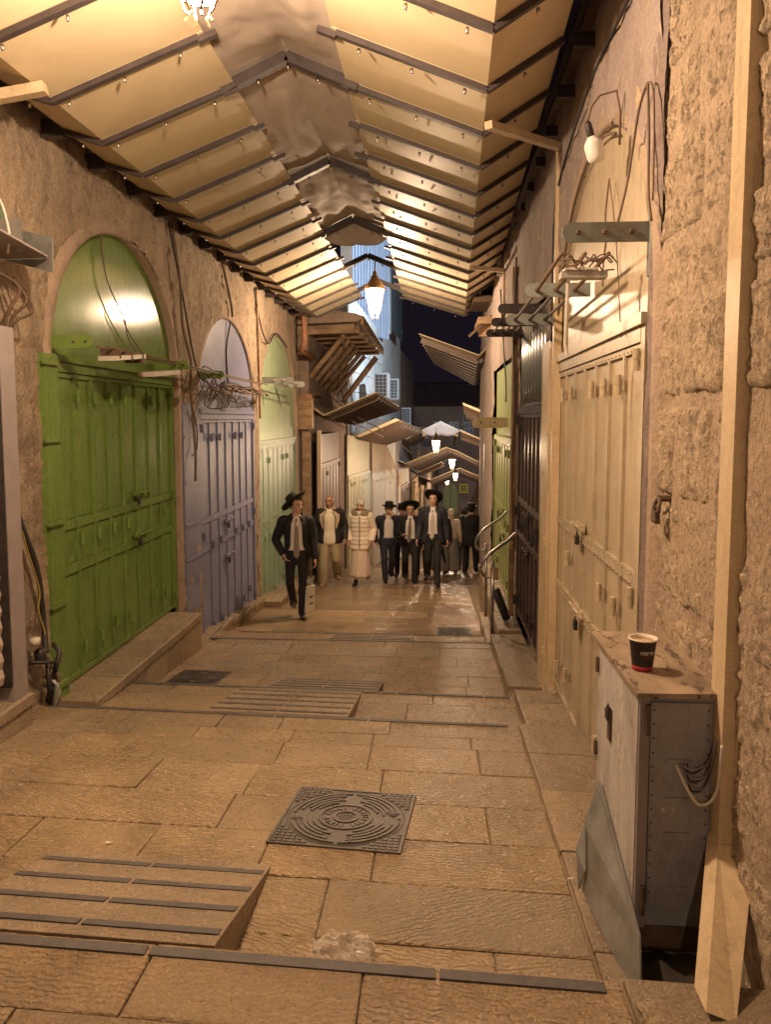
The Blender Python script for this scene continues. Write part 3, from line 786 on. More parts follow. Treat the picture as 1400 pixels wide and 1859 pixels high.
# cream pilaster with fittings left of the beige door
pl = thing('pilaster', (.93, 6.5, -2.3), 'flat cream boxed pilaster between the beige and brown doors', 'pilaster')
MB().bb(.912, .98, 6.22, 6.72, -2.30, .62).build('casing', CREAM, pl)
MB().bb(.90, .9115, 6.24, 6.32, -2.25, .55).build('door_rail', CREAM, pl)
for z_ in (-.1, -1.0, -1.9): MB().bb(.885, .8995, 6.25, 6.31, z_ - .03, z_ + .03).build('clip', CREAM, pl)

# ------------------------------------------------------------------ near right: tall cream post
po = thing('steel_post', (.98, 2.5, -1.6), 'tall cream steel post with a kicked foot at the right edge', 'post', 'cream posts holding the canopy')
MB().bb(.915, 1.03, 2.43, 2.54, -1.36, 2.9).build('post', CREAM, po)
MB().bb(.955, .985, 2.424, 2.4295, -1.30, 2.9).build('seam', CREAM, po)
MB().prism([(.915, 2.43, -1.362), (1.03, 2.43, -1.362), (.815, 1.99, -1.615), (.735, 1.99, -1.585)], (0, .095, 0)).build('foot', CREAM, po)
MB().bb(.955, .985, 2.418, 2.4235, -1.27, -1.23).build('lock_plate', GALV, po)

# ------------------------------------------------------------------ lanterns
def make_lantern(label, loc, rod):
    r = thing('lantern', loc, label, 'lantern', 'lit hanging lanterns')
    L = lambda mb, n, m, sm=False: mb.build(n, m, r, smooth=sm, local=True)
    # local: z = 0 at bottom of glass, glass 0..0.33
    a, b, h = .080, .142, .33
    n = 6
    g = MB()
    for k in range(n):
        q0, q1 = 2 * pi * (k + .07) / n, 2 * pi * (k + .93) / n
        P = [V((a * cos(q0), a * sin(q0), .0)), V((a * cos(q1), a * sin(q1), .0)), V((b * cos(q1), b * sin(q1), h)), V((b * cos(q0), b * sin(q0), h))]
        L(MB().add(P, [(0, 1, 2, 3)]), 'glass_pane', LGLASS)
    fb = MB()
    for k in range(n):
        q = 2 * pi * k / n
        fb.beam((a * cos(q), a * sin(q), 0), (b * cos(q), b * sin(q), h), .012, .012)
        fb.tube([(a * 1.03 * cos(q), a * 1.03 * sin(q), 0), (a * .8 * cos(q), a * .8 * sin(q), -.06), (a * .55 * cos(q), a * .55 * sin(q), -.085), (a * .75 * cos(q), a * .75 * sin(q), -.11)], .006, 6)
    L(fb, 'frame', BRONZE)
    L(MB().lathe([(.074, -.008), (.084, -.008), (.084, .004), (.074, .004), (.074, -.008)], (0, 0, -.005), 12, cap=False), 'base_ring', BRONZE)
    L(MB().lathe([(.165, h), (.168, h + .015), (.15, h + .04), (.11, h + .10), (.075, h + .15), (.06, h + .16), (.062, h + .19), (.03, h + .22), (.035, h + .25), (.012, h + .28)], (0, 0, 0), 12), 'roof', BRONZE, True)
    L(MB().ell((0, 0, .15), (.035, .035, .06)), 'bulb', LBULB, True)
    L(MB().tube([(0, 0, h + .27), (0, 0, h + .28 + rod)], .008, 6), 'rod', BRONZE)
    li = bpy.data.lights.new('lantern_light', 'POINT'); li.energy = LAMP_W; li.color = LAMP_COL; li.shadow_soft_size = .07
    lo = bpy.data.objects.new('lantern_light', li); C.objects.link(lo); lo.parent = r; lo.location = (0, 0, .045)
    return r
lan = make_lantern('lit lantern cut by the top edge, hung from the canopy ridge', (-1.0, 3.34, 1.77), .16)
dup(lan, (-1.0, -5.3, 1.61), 'lantern of the same row, behind the viewer')
dup(lan, (-.93, 11.95, 1.63), 'lit lantern hanging at the far end of the big canopy')
for ch in bpy.data.objects[lan.name + '.002'].children:
    if ch.type == 'LIGHT':
        ch.data = ch.data.copy(); ch.data.energy = LAMP_W * 1.25
for (x, y, z_, lab) in ((.03, 21, -.85, 'lit lantern below the diamond shaped cloth in the distance'), (.58, 26, -1.62, 'lit lantern second highest of the far lanterns, right of centre'), (.88, 33, -2.58, 'lit far lantern just above the tallest hat wearer'), (.64, 40, -3.38, 'small far lantern left of its brighter neighbour at the bend'), (-.16, 50, -4.62, 'tiny distant lantern, right one of the lowest pair'), (-.62, 52, -4.85, 'tiny distant lantern, left one of the lowest pair')):
    far = dup(lan, (x, y, z_), lab)
    for ch in far.children:
        if ch.type == 'LIGHT':
            ch.data = ch.data.copy(); ch.data.energy = LAMP_W * (.8 if y == 21 else .38)
    far.scale = (.78, .78, .78)

# ------------------------------------------------------------------ lower canopies further on
def roof_segment(label, y0, y1, n, near, far, m_under=PANEL, top=CORRG, cloth_keys=None, wall='cream'):
    """near/far: list of (x, z) across; sheets between neighbours, rafters under"""
    r = thing('awning', (near[0][0], y0, near[0][1]), label, 'awning', 'lower awnings further down the lane')
    lerp = lambda a, b, t: V((a[0] + (b[0] - a[0]) * t, y0 + (y1 - y0) * t, a[1] + (b[1] - a[1]) * t))
    for k in range(n):
        t0, t1 = k / n, (k + 1) / n - .006
        for a, b, c, d in zip(near, near[1:], far, far[1:]):
            P = [lerp(a, c, t0), lerp(b, d, t0), lerp(b, d, t1), lerp(a, c, t1)]
            MB().prism(P, (0, 0, .012)).build('panel', m_under if k == 0 else AWSHADE, r)  # bays past the first get the painted-in shade
    for k in range(1, n + 1):
        mb = MB()
        pts = [lerp(a, c, k / n) + V((0, 0, -.055)) for a, c in zip(near, far)]
        for p, q in zip(pts, pts[1:]): mb.beam(p, q, .05, .10)
        mb.build('rafter', AWRIB, r)
    return r
roof_segment('cream awning with dark ribs over the mauve door on the left', 15.9, 20, 8, [(-2.75, .36), (-2.31, .06), (-1.2, .54)], [(-2.5, .2), (-2.14, -.08), (-.92, .31)])
roof_segment('dark ribbed awning on the right under the night sky', 14.6, 18.3, 9, [(1.15, 1.46), (.81, 1.17), (-.31, 1.57)], [(1.2, 1.1), (.94, .88), (-.01, 1.38)])
roof_segment('ribbed awning on the left below the lowest air conditioner', 21, 25, 7, [(-2.5, -.25), (-2.17, -.48), (-1.08, 0)], [(-2.0, -.45), (-1.62, -.78), (-.44, -.35)])
roof_segment('short awning on the right facing the diamond shaped cloth', 24.9, 27.6, 4, [(1.75, -.35), (1.42, -.62), (.8, -.36)], [(1.9, -.6), (1.6, -.9), (.95, -.65)])
roof_segment('low gabled awning over the second far lantern', 27, 31, 5, [(-1.5, -1.35), (-1.05, -1.58), (.1, -1.11), (.39, -1.0), (.75, -1.12), (1.5, -1.49), (2.0, -1.3)], [(-.9, -1.8), (-.6, -2.0), (.4, -1.55), (.7, -1.42), (1.1, -1.55), (1.85, -1.9), (2.2, -1.7)])
roof_segment('farthest gabled awning above the bend of the lane', 34, 39, 4, [(-.7, -2.5), (-.23, -2.71), (.75, -2.3), (1.1, -2.17), (1.4, -2.3), (2.07, -2.56), (2.5, -2.4)], [(-.3, -3.1), (.1, -3.3), (.95, -2.9), (1.3, -2.75), (1.6, -2.9), (2.4, -3.2), (2.8, -3.0)])
roof_segment('short left awning tucked under the low gabled awning', 31.5, 33.5, 3, [(-1.1, -1.95), (-.75, -2.2), (.25, -1.75)], [(-.9, -2.15), (-.6, -2.4), (.4, -1.95)])
roof_segment('small right awning just left of the flat grey post', 20.5, 23.5, 5, [(1.75, .45), (1.3, .18), (.72, .42)], [(1.9, .1), (1.5, -.15), (.95, .1)])
roof_segment('narrow left awning past the ribbed awnings, above the sign box', 28.0, 30.4, 4, [(-1.3, -.55), (-1.05, -.75), (-.35, -.40)], [(-1.15, -.8), (-.95, -1.0), (-.25, -.65)])
# diamond shaped ridge cloth
dc = MB(); dc.grid(lambda u, v: (-.44 + 1.24 * u, 24.9 + 2.6 * v, (-.38 + .30 * (1 - abs(2 * u - 1))) * 1 - v * .28 - .22 * (1 - (2 * u - 1) ** 2) * (1 - abs(2 * v - 1)) * .5 ), 16, 8)
o = solidify(dc.build('ridge_cloth', FABRIC, smooth=True), .01); tag(o, 'diamond shaped cloth stretched across the lane above a lantern', 'awning', 'lower awnings further down the lane')
hem = MB(); hem.grid(lambda u, v: (-.44 + 1.24 * u, 24.88 + .02 * v, -.38 + .30 * (1 - abs(2 * u - 1)) - v * (.02 + .42 * (1 - (2 * u - 1) ** 2))), 18, 5)
solidify(hem.build('cloth_end', FABRIC, o, smooth=True), .005)

# ------------------------------------------------------------------ timber eave with struts
ev = thing('timber_eave', (-2.85, 16.2, .8), 'decayed timber eave on sloping wooden struts below the canopy end', 'eave')
mb = MB(); mb.prism([(-3.2, 15.95, 1.92), (-1.62, 15.95, 1.98), (-1.45, 15.95, 2.06), (-1.62, 15.95, 2.14), (-3.2, 15.95, 2.34)], (.0, 4.4, -.12)); mb.build('roof_slab', REVEAL, ev)
mb = MB(); mb.beam((-3.1, 15.98, 1.78), (-1.66, 15.98, 1.84), .14, .17); mb.build('front_beam', WOOD, ev)
mb = MB(); mb.beam((-1.50, 15.9, 2.0), (-1.38, 20.3, 1.75), .06, .17); mb.build('fascia', WOOD, ev)
for k in range(6):
    y = 16.25 + k * .72
    MB().beam((-2.9, y, 1.80 - .03 * k), (-1.58 + .03 * k, y, 1.84 - .03 * k), .13, .13).build('joist', WOOD, ev)
    MB().tube([(-2.76, y, .72 - .05 * k), (-1.90 + .02 * k, y, 1.74 - .03 * k)], [.062, .055], 9).build('strut', WOOD, ev, smooth=True)
for k in range(2):
    y = 20.2 + .5 * k
    MB().tube([(-2.4, y, .5), (-1.55, y, 1.6)], .05, 8).build('strut', WOOD, ev, smooth=True)
MB().bb(-3.2, -2.62, 16.0, 20.5, .5, 1.9).build('wall', DKSTONE, ev)
MB().bb(-3.2, -2.56, 15.98, 16.3, -.05, .5).build('brick_end', TERRA, ev)
jb = thing('wooden_box', (-2.62, 15.8, -.2), 'tan box on the wall at the left end of the cream awning', 'box')
MB().bb(-2.80, -2.52, 15.72, 15.88, -.22, .42).build('body', WOOD, jb)
MB().bb(-2.52, -2.50, 15.74, 15.86, -.2, .40).build('lid', CREAM, jb)
# pillar with dark reveals between the third door and the awning
plr = thing('steel_pillar', (-2.6, 15.9, -3.6), 'brown steel shop pillar left of the mauve door', 'pillar')
MB().bb(-2.74, -2.58, 15.80, 15.98, -3.5, -.1).build('post', WOOD, plr)
MB().bb(-2.50, -2.42, 16.28, 16.38, -3.5, -.25).build('flange', CREAM, plr)
# old pipe
pp = MB(); pp.tube([(-2.72, 14.9, 2.0), (-2.62, 15.0, 2.05), (-2.55, 15.1, 2.0), (-2.55, 15.12, 1.5), (-2.56, 15.14, 1.42), (-2.66, 15.3, 1.34), (-2.5, 15.9, 1.25)], [.05, .06, .06, .055, .06, .06, .055], 10)
tag(pp.build('drain_pipe', TERRA, smooth=True), 'old reddish drain pipe with elbows beside the timber eave', 'pipe')

# ------------------------------------------------------------------ buildings beyond
hb = thing('stone_building', (-2.3, 21, 0), 'pale stone building in cold light with air conditioners, left of the sky', 'building')
def wall_piece(name, a, b, z0a, z0b, z1a, z1b, m, parent, t=.4):
    d = (V(b) - V(a)).normalized(); n = V((d.y, -d.x))
    return MB().prism([(a[0], a[1], z0a), (b[0], b[1], z0b), (b[0], b[1], z1b), (a[0], a[1], z1a)], (-n.x * t, -n.y * t, 0)).build(name, m, parent)
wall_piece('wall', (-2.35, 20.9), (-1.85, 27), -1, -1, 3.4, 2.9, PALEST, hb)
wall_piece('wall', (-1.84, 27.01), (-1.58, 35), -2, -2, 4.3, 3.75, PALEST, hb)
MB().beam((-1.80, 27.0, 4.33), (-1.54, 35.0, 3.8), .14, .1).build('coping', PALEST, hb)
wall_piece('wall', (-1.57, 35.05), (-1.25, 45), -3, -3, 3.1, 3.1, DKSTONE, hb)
for (z_, y0_, y1_) in ((.2, 21.3, 26.8), (.75, 21.3, 26.8), (1.3, 21.3, 26.8), (1.85, 21.3, 26.8)):
    k = 0; y = y0_
    while y < y1_ - .3:
        L = random.uniform(.55, 1.0); x = -2.35 + (y - 20.9) * .082; x2 = -2.35 + (y + L - 20.9) * .082
        d = V((x2 - x, L)).normalized(); n = V((d.y, -d.x)); t = .02 + random.random() * .02
        MB().prism([(x, y + .01, z_), (x2, min(y + L, y1_) - .01, z_), (x2, min(y + L, y1_) - .01, z_ + .53), (x, y + .01, z_ + .53)], (n.x * t, n.y * t, 0)).build('stone', PALEST, hb)
        y += L
tw = thing('sheet_metal_tower', (-2.5, 22, 2.9), 'tall storey clad in blue corrugated sheet behind the lantern', 'building')
mb = MB(); mb.grid(lambda u, v: (-2.62 + 1.02 * u + .0, 24.6 + 2.2 * u - .04 * (1 if sin(u * 2 * pi * 13) > 0 else -1), 2.7 + v * 5.5), 104, 2)
solidify(mb.build('cladding', CORR, tw), .01)
mb = MB(); mb.grid(lambda u, v: (-1.58 + .22 * u, 26.9 + 5.0 * u - .03 * (1 if sin(u * 2 * pi * 9) > 0 else -1), 3.1 + v * 4.0), 54, 2)
solidify(mb.build('cladding', CORRG, tw), .01)
MB().bb(-2.95, -2.625, 24.3, 24.6, 2.3, 8.0).build('corner_wall', REVEAL, tw)
MB().beam((-1.58, 26.85, 2.9), (-1.58, 26.85, 6.8), .10, .10).build('corner_post', GALV, tw)
def ac_unit(x, y, z_, s, label, grp='air conditioners on the pale building'):
    r = thing('air_conditioner', (x, y, z_), label, 'air conditioner', grp)
    MB().bb(x - .02, x + .34 * s, y, y + .85 * s, z_ - .32 * s, z_ + .32 * s).build('casing', ACW, r)
    MB().bb(x + .0, x + .30 * s, y - .012, y - .002, z_ - .28 * s, z_ + .28 * s).build('grille', ACD, r)
    for k in range(7): MB().bb(x + .0, x + .30 * s, y - .022, y - .013, z_ - .28 * s + k * .093 * s - .006, z_ - .28 * s + k * .093 * s + .006).build('slat', ACW, r)
    for k in range(4): MB().bb(x + k * .1 * s - .005, x + k * .1 * s + .005, y - .03, y - .0225, z_ - .28 * s, z_ + .28 * s).build('rib', ACW, r)
    MB().bb(x - .1, x + .3 * s, y + .1, y + .14, z_ - .37 * s, z_ - .33 * s).build('bracket', GALV, r)
ac_unit(-1.72, 22.2, .95, 1.1, 'white air conditioner nearest, just above the cream awning')
ac_unit(-1.62, 26.5, 1.0, 1.1, 'white air conditioner in the middle of the three')
ac_unit(-1.28, 30, .1, 1.0, 'lowest white air conditioner, right of the other two')
eb = thing('end_building', (.5, 46, -5), 'dark stone building with a red roof across the end of the lane', 'building')
MB().bb(-1.3, 4.5, 46, 47, -8, .75).build('wall', DKSTONE, eb)
MB().prism([(-1.6, 45.6, .75), (4.8, 45.6, .75), (4.8, 47.5, 2.1), (-1.6, 47.5, 2.1)], (0, .3, .12)).build('roof', ROOFD, eb)
MB().bb(2.0, 2.5, 47.3, 47.8, 1.9, 2.6).build('chimney', ROOFD, eb)
for (x, z_) in ((.2, -.6), (1.1, -.6), (2.0, -.6), (-.3, -2.1), (.45, -2.1)):
    f = MB().bb(x - .28, x + .28, 45.93, 45.998, z_ - .42, z_ + .42).build('window', GALV, eb)
    for q in (-.13, .13):
        for zz in (-.2, .2): MB().bb(x + q - .11, x + q + .11, 45.915, 45.929, z_ + zz - .17, z_ + zz + .17).build('pane', WINP, f)
for iz in range(12):
    z0 = -7.2 + iz * .62; x = -1.3
    while x < 4.4:
        L = random.uniform(.5, .95)
        cx_, cz_ = x + L / 2, z0 + .3
        if not any(abs(cx_ - wx) < .28 + L / 2 and abs(cz_ - wz) < .72 for wx, wz in ((.2, -.6), (1.1, -.6), (2.0, -.6), (-.3, -2.1), (.45, -2.1))) and not (abs(cx_ - .94) < .8 + L / 2 and cz_ < -3.4):
            MB().bb(x + .015, min(4.5, x + L) - .015, 45.96 - random.random() * .03, 45.999, z0 + .012, z0 + .6).build('stone', DKSTONE, eb)
        x += L
gda = MB(); poly = [(.94 - .42, 45.9, -7)] + [(.94 - .42 * cos(pi * k / 14), 45.9, -4.35 + .5 * sin(pi * k / 14)) for k in range(15)] + [(.94 + .42, 45.9, -7)]
god = thing('green_arched_door', (.94, 45.9, -7), 'small green arched door at the far end of the lane', 'door')
MB().prism(poly, (0, .08, 0)).build('leaf', LIME, god)
MB().bb(.925, .955, 45.87, 45.899, -7, -3.9).build('seam', DARK, god)
sg = thing('wall_sign', (1.75, 45.85, -4.1), 'small yellow wall sign right of the far green arched door', 'sign')
MB().bb(1.45, 2.0, 45.80, 45.86, -4.42, -3.85).build('plate', SIGNY, sg)
for z_ in (-4.0, -4.12, -4.24): MB().bb(1.54, 1.91, 45.79, 45.799, z_ - .03, z_ + .03).build('marking', DARK, sg)
# right hand shops beyond the wall, following the bend
RWp = [(1.0, 16.0), (1.15, 20), (1.6, 26), (2.3, 34), (3.2, 46)]
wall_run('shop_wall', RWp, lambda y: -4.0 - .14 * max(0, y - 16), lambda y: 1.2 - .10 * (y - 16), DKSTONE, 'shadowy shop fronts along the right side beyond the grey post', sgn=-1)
gp = MB(); gp.bb(.93, 1.06, 14.6, 14.8, -3.4, .1); tag(gp.build('grey_post', GALV), 'flat grey post beside the back of the man in the black coat', 'post')
# right side clutter under the dark awning
rb = thing('roof_edge', (1.0, 13.3, 1.6), 'rusty projecting roof edge right of the night sky', 'eave')
MB().bb(.62, 1.3, 13.0, 14.2, 1.92, 2.02).build('slab', RUST, rb)
MB().bb(.70, 1.3, 12.9, 14.2, 1.55, 1.66).build('beam', WOOD, rb)
MB().beam((.55, 13.0, 1.35), (1.0, 13.0, 1.75), .04, .04).build('strut', RUST, rb)
MB().bb(.72, .95, 13.05, 13.15, 1.36, 1.56).build('end_board', WOOD, rb)
fp = MB(); fp.tube([(1.3, 40, -1.2), (1.55, 40, .55)], .05, 6); tag(fp.build('flag_pole', GALV), 'thin leaning pole against the dark end building', 'pole')

# cold floodlight on a right hand roof: lights the pale building
fl = thing('floodlight', (2.6, 20.5, 4.2), 'cold white floodlight on the roof to the right', 'floodlight')
MB().box((2.6, 20.5, 4.2), (.12, .34, .24)).build('housing', DARK, fl)
MB().box((2.535, 20.5, 4.2), (.008, .28, .18)).build('lens', FLGLASS, fl)
MB().tube([(2.66, 20.5, 4.1), (2.66, 20.5, 1.0)], .03, 8).build('mast', GALV, fl)
sl = bpy.data.lights.new('flood_beam', 'SPOT'); sl.energy = FLOOD_W; sl.color = (.72, .86, 1.0); sl.spot_size = radians(105); sl.spot_blend = .5; sl.shadow_soft_size = .12
so = bpy.data.objects.new('flood_beam', sl); C.objects.link(so); so.location = (2.5, 20.5, 4.2); so.parent = fl; so.matrix_parent_inverse = Matrix.Translation(-fl.location)
so.rotation_euler = (V((-2.2, 27, 2.6)) - V((2.5, 20.5, 4.2))).to_track_quat('-Z', 'Y').to_euler()
rbld = MB(); rbld.bb(1.45, 4.5, 14.2, 24.0, -4, 1.0); tag(rbld.build('flat_roof', DKSTONE), 'flat roofed shop block behind the right hand awning', 'building')
# ------------------------------------------------------------------ grey cabinet and what stands on it
cb = thing('street_cabinet', (.8, 2.5, -1.7), 'narrow grey metal utility cabinet with peeling side and brown top', 'cabinet')
def jit_plate(name, x0, x1, y0, y1, z0, z1, m, parent): return MB().bb(x0, x1, y0, y1, z0, z1).build(name, m, parent)
jit_plate('body', .688, .915, 2.515, 3.15, -1.70, -.905, CABG, cb)
jit_plate('side_door', .676, .6865, 2.53, 3.14, -1.66, -.91, CABW, cb)
sdo = bpy.data.objects['side_door']
for z_ in (-1.0, -1.35): MB().lathe([(.011, -.03), (.011, .03)], (.672, 3.13, z_), 8).build('hinge', RUST, sdo)
MB().prism([(.660, 2.48, -.905), (.95, 2.49, -.905), (.95, 3.22, -.90), (.655, 3.20, -.90)], (0, 0, .018)).build('top_board', CABT, cb)
fd = MB().prism([(.712, 2.503, -.925), (.905, 2.503, -.925), (.905, 2.503, -1.42), (.885, 2.503, -1.62), (.715, 2.503, -1.62)], (0, .011, 0)).build('front_door', CABG, cb)
for z_ in (-1.12, -1.25, -1.37, -1.56): 
    MB().bb(.765, .845, 2.496, 2.5025, z_ - .006, z_ + .006).build('louvre', CABG, fd)
rv = MB()
for k in range(14):
    for x in (.722, .897): rv.ell((x, 2.502, -.95 - k * .048), (.004, .003, .004), n=6, m=4)
rv.build('rivets', RUST, fd)['kind'] = 'stuff'
jit_plate('edge_strip', .676, .708, 2.500, 2.5135, -1.70, -.906, SHUTF, cb)
MB().lathe([(.009, -.05), (.009, .05)], (.70, 2.494, -1.60), 8).build('hinge', RUST, cb)
MB().lathe([(.009, -.05), (.009, .05)], (.70, 2.494, -.98), 8).build('hinge', RUST, cb)
lk = MB(); padlock(lk, (.664, 2.9, -1.12), .8, V((-1, 0, 0)), V((0, 1, 0))); lk.build('padlock', DARK, cb)
lt = MB(); lt.bb(.666, .6755, 2.88, 2.92, -1.22, -1.10); lt.build('latch', RUST, cb)
MB().bb(.70, .915, 2.512, 2.7, -1.79, -1.702).build('plinth', RUST, cb)
sp = thing('skirt_plate', (.64, 2.6, -1.8), 'bent galvanised sheet leaning against the foot of the grey cabinet', 'metal sheet')
MB().prism([(.669, 3.02, -1.44), (.60, 2.96, -1.60), (.575, 2.88, -1.80), (.648, 2.27, -1.82), (.672, 2.40, -1.66)], (-.006, 0, .002)).build('sheet', GALV, sp)
MB().prism([(.600, 2.95, -1.585), (.560, 2.90, -1.66), (.560, 2.84, -1.79), (.585, 2.85, -1.72)], (-.005, 0, 0)).build('flap', GALV, sp)
pit = MB(); pit.grid(lambda u, v: (.67 + .30 * u, 2.06 + .46 * v, -1.80 + .02 * fbm((u * 5, v * 5, 1), 3)), 14, 14)  # near-black sheet painted for the shade inside a hole that is not dug
pit.build('pit_shade', SOIL_SHADE, smooth=True, kind='structure')
br = MB(); br.grid(lambda u, v: (.56 + .42 * u + .02 * noise.noise(V((v * 6, u * 4, 2))), 1.72 + .42 * v + .05 * sin(u * 5) - .05 * u, -1.60 - .10 * u * u - .09 * max(0, v - .7) / .3 + .02 * fbm((u * 5, v * 5, 4), 4)), 22, 22)
br.build('broken_kerb', KERB, kind='structure', smooth=True)
# cables into the cabinet
ck = thing('cabinet_cables', (.9, 2.48, -1.15), 'grey and white cables looping into the front of the grey cabinet', 'cables')
for k in range(6):
    d = .012 * k
    pts = [(.80 + d * .5, 2.495, -1.125), (.84, 2.475, -1.135 - d * 1.2), (.885, 2.47, -1.11 - d * 1.5 + .02 * (k % 2)), (.915, 2.475, -1.03 - d * .3), (.945, 2.50, -.97 + d * .4), (.96, 2.54, -.93)]
    MB().tube(spl(pts), .0032, 6).build('cable', CAB if k % 2 else SHUTF, ck, smooth=True)
MB().tube(spl([(.795, 2.495, -1.13), (.82, 2.465, -1.19), (.85, 2.45, -1.235), (.885, 2.45, -1.235), (.908, 2.44, -1.19), (.91, 2.425, -1.11), (.912, 2.42, -1.03)]), .0055, 8).build('cable', CABWH, ck, smooth=True)
# paper cup
BLK = mat('cup_black', (.018, .013, .013), .42, var=.05, bump=0)
RED = mat('cup_red', (.42, .012, .03), .42, var=.05, bump=0)
PAPER = mat('cup_paper', (.78, .70, .60), .6, var=.04, bump=0)
FOAM = mat('coffee_foam', (.45, .30, .17), .55, var=.35, scale=60, bump=.4)
CX, CY, CZ = .738, 2.72, -.882
cup = thing('paper_cup', (CX, CY, CZ), 'black paper coffee cup with red base and white lettering on the cabinet', 'cup')
rad = lambda z: .0345 + (.0475 - .0345) * z / .112
MB().lathe([(rad(z), z) for z in (.0145, .04, .07, .106)], (CX, CY, CZ), 40, cap=False).build('sleeve', BLK, cup, smooth=True)
MB().lathe([(rad(0) - .003, .0), (rad(0), .001), (rad(.0145), .0144)], (CX, CY, CZ), 40).build('base', RED, cup, smooth=True)
MB().lathe([(rad(.106), .1061), (rad(.11) + .003, .107), (rad(.11) + .0045, .110), (rad(.11) + .002, .113), (rad(.11) - .002, .112), (rad(.10) - .002, .098)], (CX, CY, CZ), 40, cap=False).build('rim', PAPER, cup, smooth=True)
MB().lathe([(rad(.1) - .002, .099), (.03, .1), (.001, .1005)], (CX, CY, CZ), 30).build('foam', FOAM, cup, smooth=True)
def cup_text(s, size, zc, az, m, name):
    cu = bpy.data.curves.new(name, 'FONT'); cu.body = s; cu.size = size; cu.align_x = 'CENTER'; cu.align_y = 'CENTER'; cu.offset = size * .012
    t = bpy.data.objects.new(name, cu); C.objects.link(t)
    bpy.context.view_layer.update()
    me = bpy.data.meshes.new_from_object(t.evaluated_get(bpy.context.evaluated_depsgraph_get()))
    bpy.data.objects.remove(t); bpy.data.curves.remove(cu)
    bm = bmesh.new(); bm.from_mesh(me); bmesh.ops.subdivide_edges(bm, edges=[e for e in bm.edges if e.calc_length() > size * .25], cuts=2)
    for v in bm.verts:
        z = zc + v.co.y; r = rad(z) + .0006; a = az + v.co.x / r
        v.co = (CX + r * cos(a), CY + r * sin(a), CZ + z)
    bm.to_mesh(me); bm.free()
    return link(name, me, m, cup)
az = atan2(-CY, -CX) + .40
cup_text('\u05d4\u05de\u05d5\u05e8\u05d0', .019, .066, az, PAPER, 'lettering')
cup_text('espresso bar', .0055, .0525, az, RED, 'small_lettering')

# ------------------------------------------------------------------ manhole covers
def manhole(label, cx, cy, size, rz):
    z = gz(cx, cy)
    sl_ = atan2(gz(cx, cy + .2) - gz(cx, cy - .2), .4)
    r = thing('manhole_cover', (cx, cy, z + .004), label, 'manhole cover', 'cast iron covers in the paving')
    r.rotation_euler = (sl_, 0, rz)
    B = lambda mb, n, m=IRON, k=None, sm=False: mb.build(n, m, r, local=True, kind=k, smooth=sm)
    h = size / 2; R0 = h * .93
    B(MB().bb(-h, h, -h, h, -.02, .002), 'frame')
    rim = MB()
    rim.bb(-h, h, -h, -h + .012, .0022, .006); rim.bb(-h, h, h - .012, h, .0022, .006); rim.bb(-h, -h + .012, -h + .0125, h - .0125, .0022, .006); rim.bb(h - .012, h, -h + .0125, h - .0125, .0022, .006)
    B(rim, 'rim')
    B(MB().lathe([(R0, .0025), (R0, .0045), (R0 * .985, .0045), (R0 * .98, .0025)], (0, 0, 0), 48, cap=False), 'seat_ring', sm=False)
    B(MB().lathe([(R0 * .96, .0022), (R0 * .96, .004), (.001, .004)], (0, 0, 0), 48, cap=False), 'cover')
    def arc(r0, r1, a0, a1, n=20):
        mb = MB()
        vs = []
        for i in range(n + 1):
            a = a0 + (a1 - a0) * i / n
            vs += [(r0 * cos(a), r0 * sin(a), .0041), (r0 * 1.01 * cos(a), r0 * 1.01 * sin(a), .0085), (r1 * .99 * cos(a), r1 * .99 * sin(a), .0085), (r1 * cos(a), r1 * sin(a), .0041)]
        fs = [(i * 4 + k, i * 4 + k + 1, i * 4 + 5 + k, i * 4 + 4 + k) for i in range(n) for k in range(3)]
        fs += [(0, 1, 2, 3), (n * 4 + 3, n * 4 + 2, n * 4 + 1, n * 4)]
        return mb.add(vs, fs)
    for (f, gaps) in ((.92, 0), (.83, .22), (.74, .5), (.66, .25), (.57, .6)):
        for q in range(4):
            a0 = q * pi / 2 + gaps * .6 + .05; a1 = (q + 1) * pi / 2 - gaps * .6 - .05 if gaps else (q + 1) * pi / 2 - .02
            if a1 > a0 + .1: B(arc(R0 * f, R0 * (f - .035), a0, a1), 'rib')
    B(arc(R0 * .46, R0 * .42, 0, 2 * pi - .01, 40), 'rib')
    B(arc(R0 * .22, R0 * .17, 0, 2 * pi - .01, 30), 'rib')
    st = MB()
    for i in range(-3, 4):
        for j in range(-3, 4):
            if i * i + j * j < 10: st.box((i * .012, j * .012, .0052), (.007, .007, .003))
    for k in range(22):       # cast relief marks in the letter ring
        a = k * 2 * pi / 22 + .1
        if k % 6 == 5: continue
        Rm = Matrix.Rotation(a, 3, 'Z'); st.box(Rm @ V((R0 * .33, 0, .0055)), (.026 * size / .59, .008 + .006 * (k % 3), .004), Rm)
    for q in range(4):
        for k in range(7):
            a = q * pi / 2 + .62 + k * .055; Rm = Matrix.Rotation(a, 3, 'Z'); st.box(Rm @ V((R0 * .64, 0, .0055)), (.02, .007, .004), Rm)
    c = h - .02
    for sx in (-1, 1):
        for sy in (-1, 1):
            for i in range(6):
                for j in range(6):
                    x, y = c - .008 - i * .027, c - .008 - j * .027
                    if sqrt(x * x + y * y) > R0 * 1.03: st.box((sx * x, sy * y, .0045), (.019, .019, .005))
    B(st, 'cast_relief', k='stuff')
    for q in range(4):
        a = q * pi / 2 + .25; Rm = Matrix.Rotation(a, 3, 'Z')
        B(MB().box(Rm @ V((R0 * .83, 0, .0092)), (.055, .012, .0015), Rm), 'lifting_slot', DARK)
    return r
manhole('square cast iron manhole cover in the foreground paving', -.41, 3.48, .60, radians(-5))
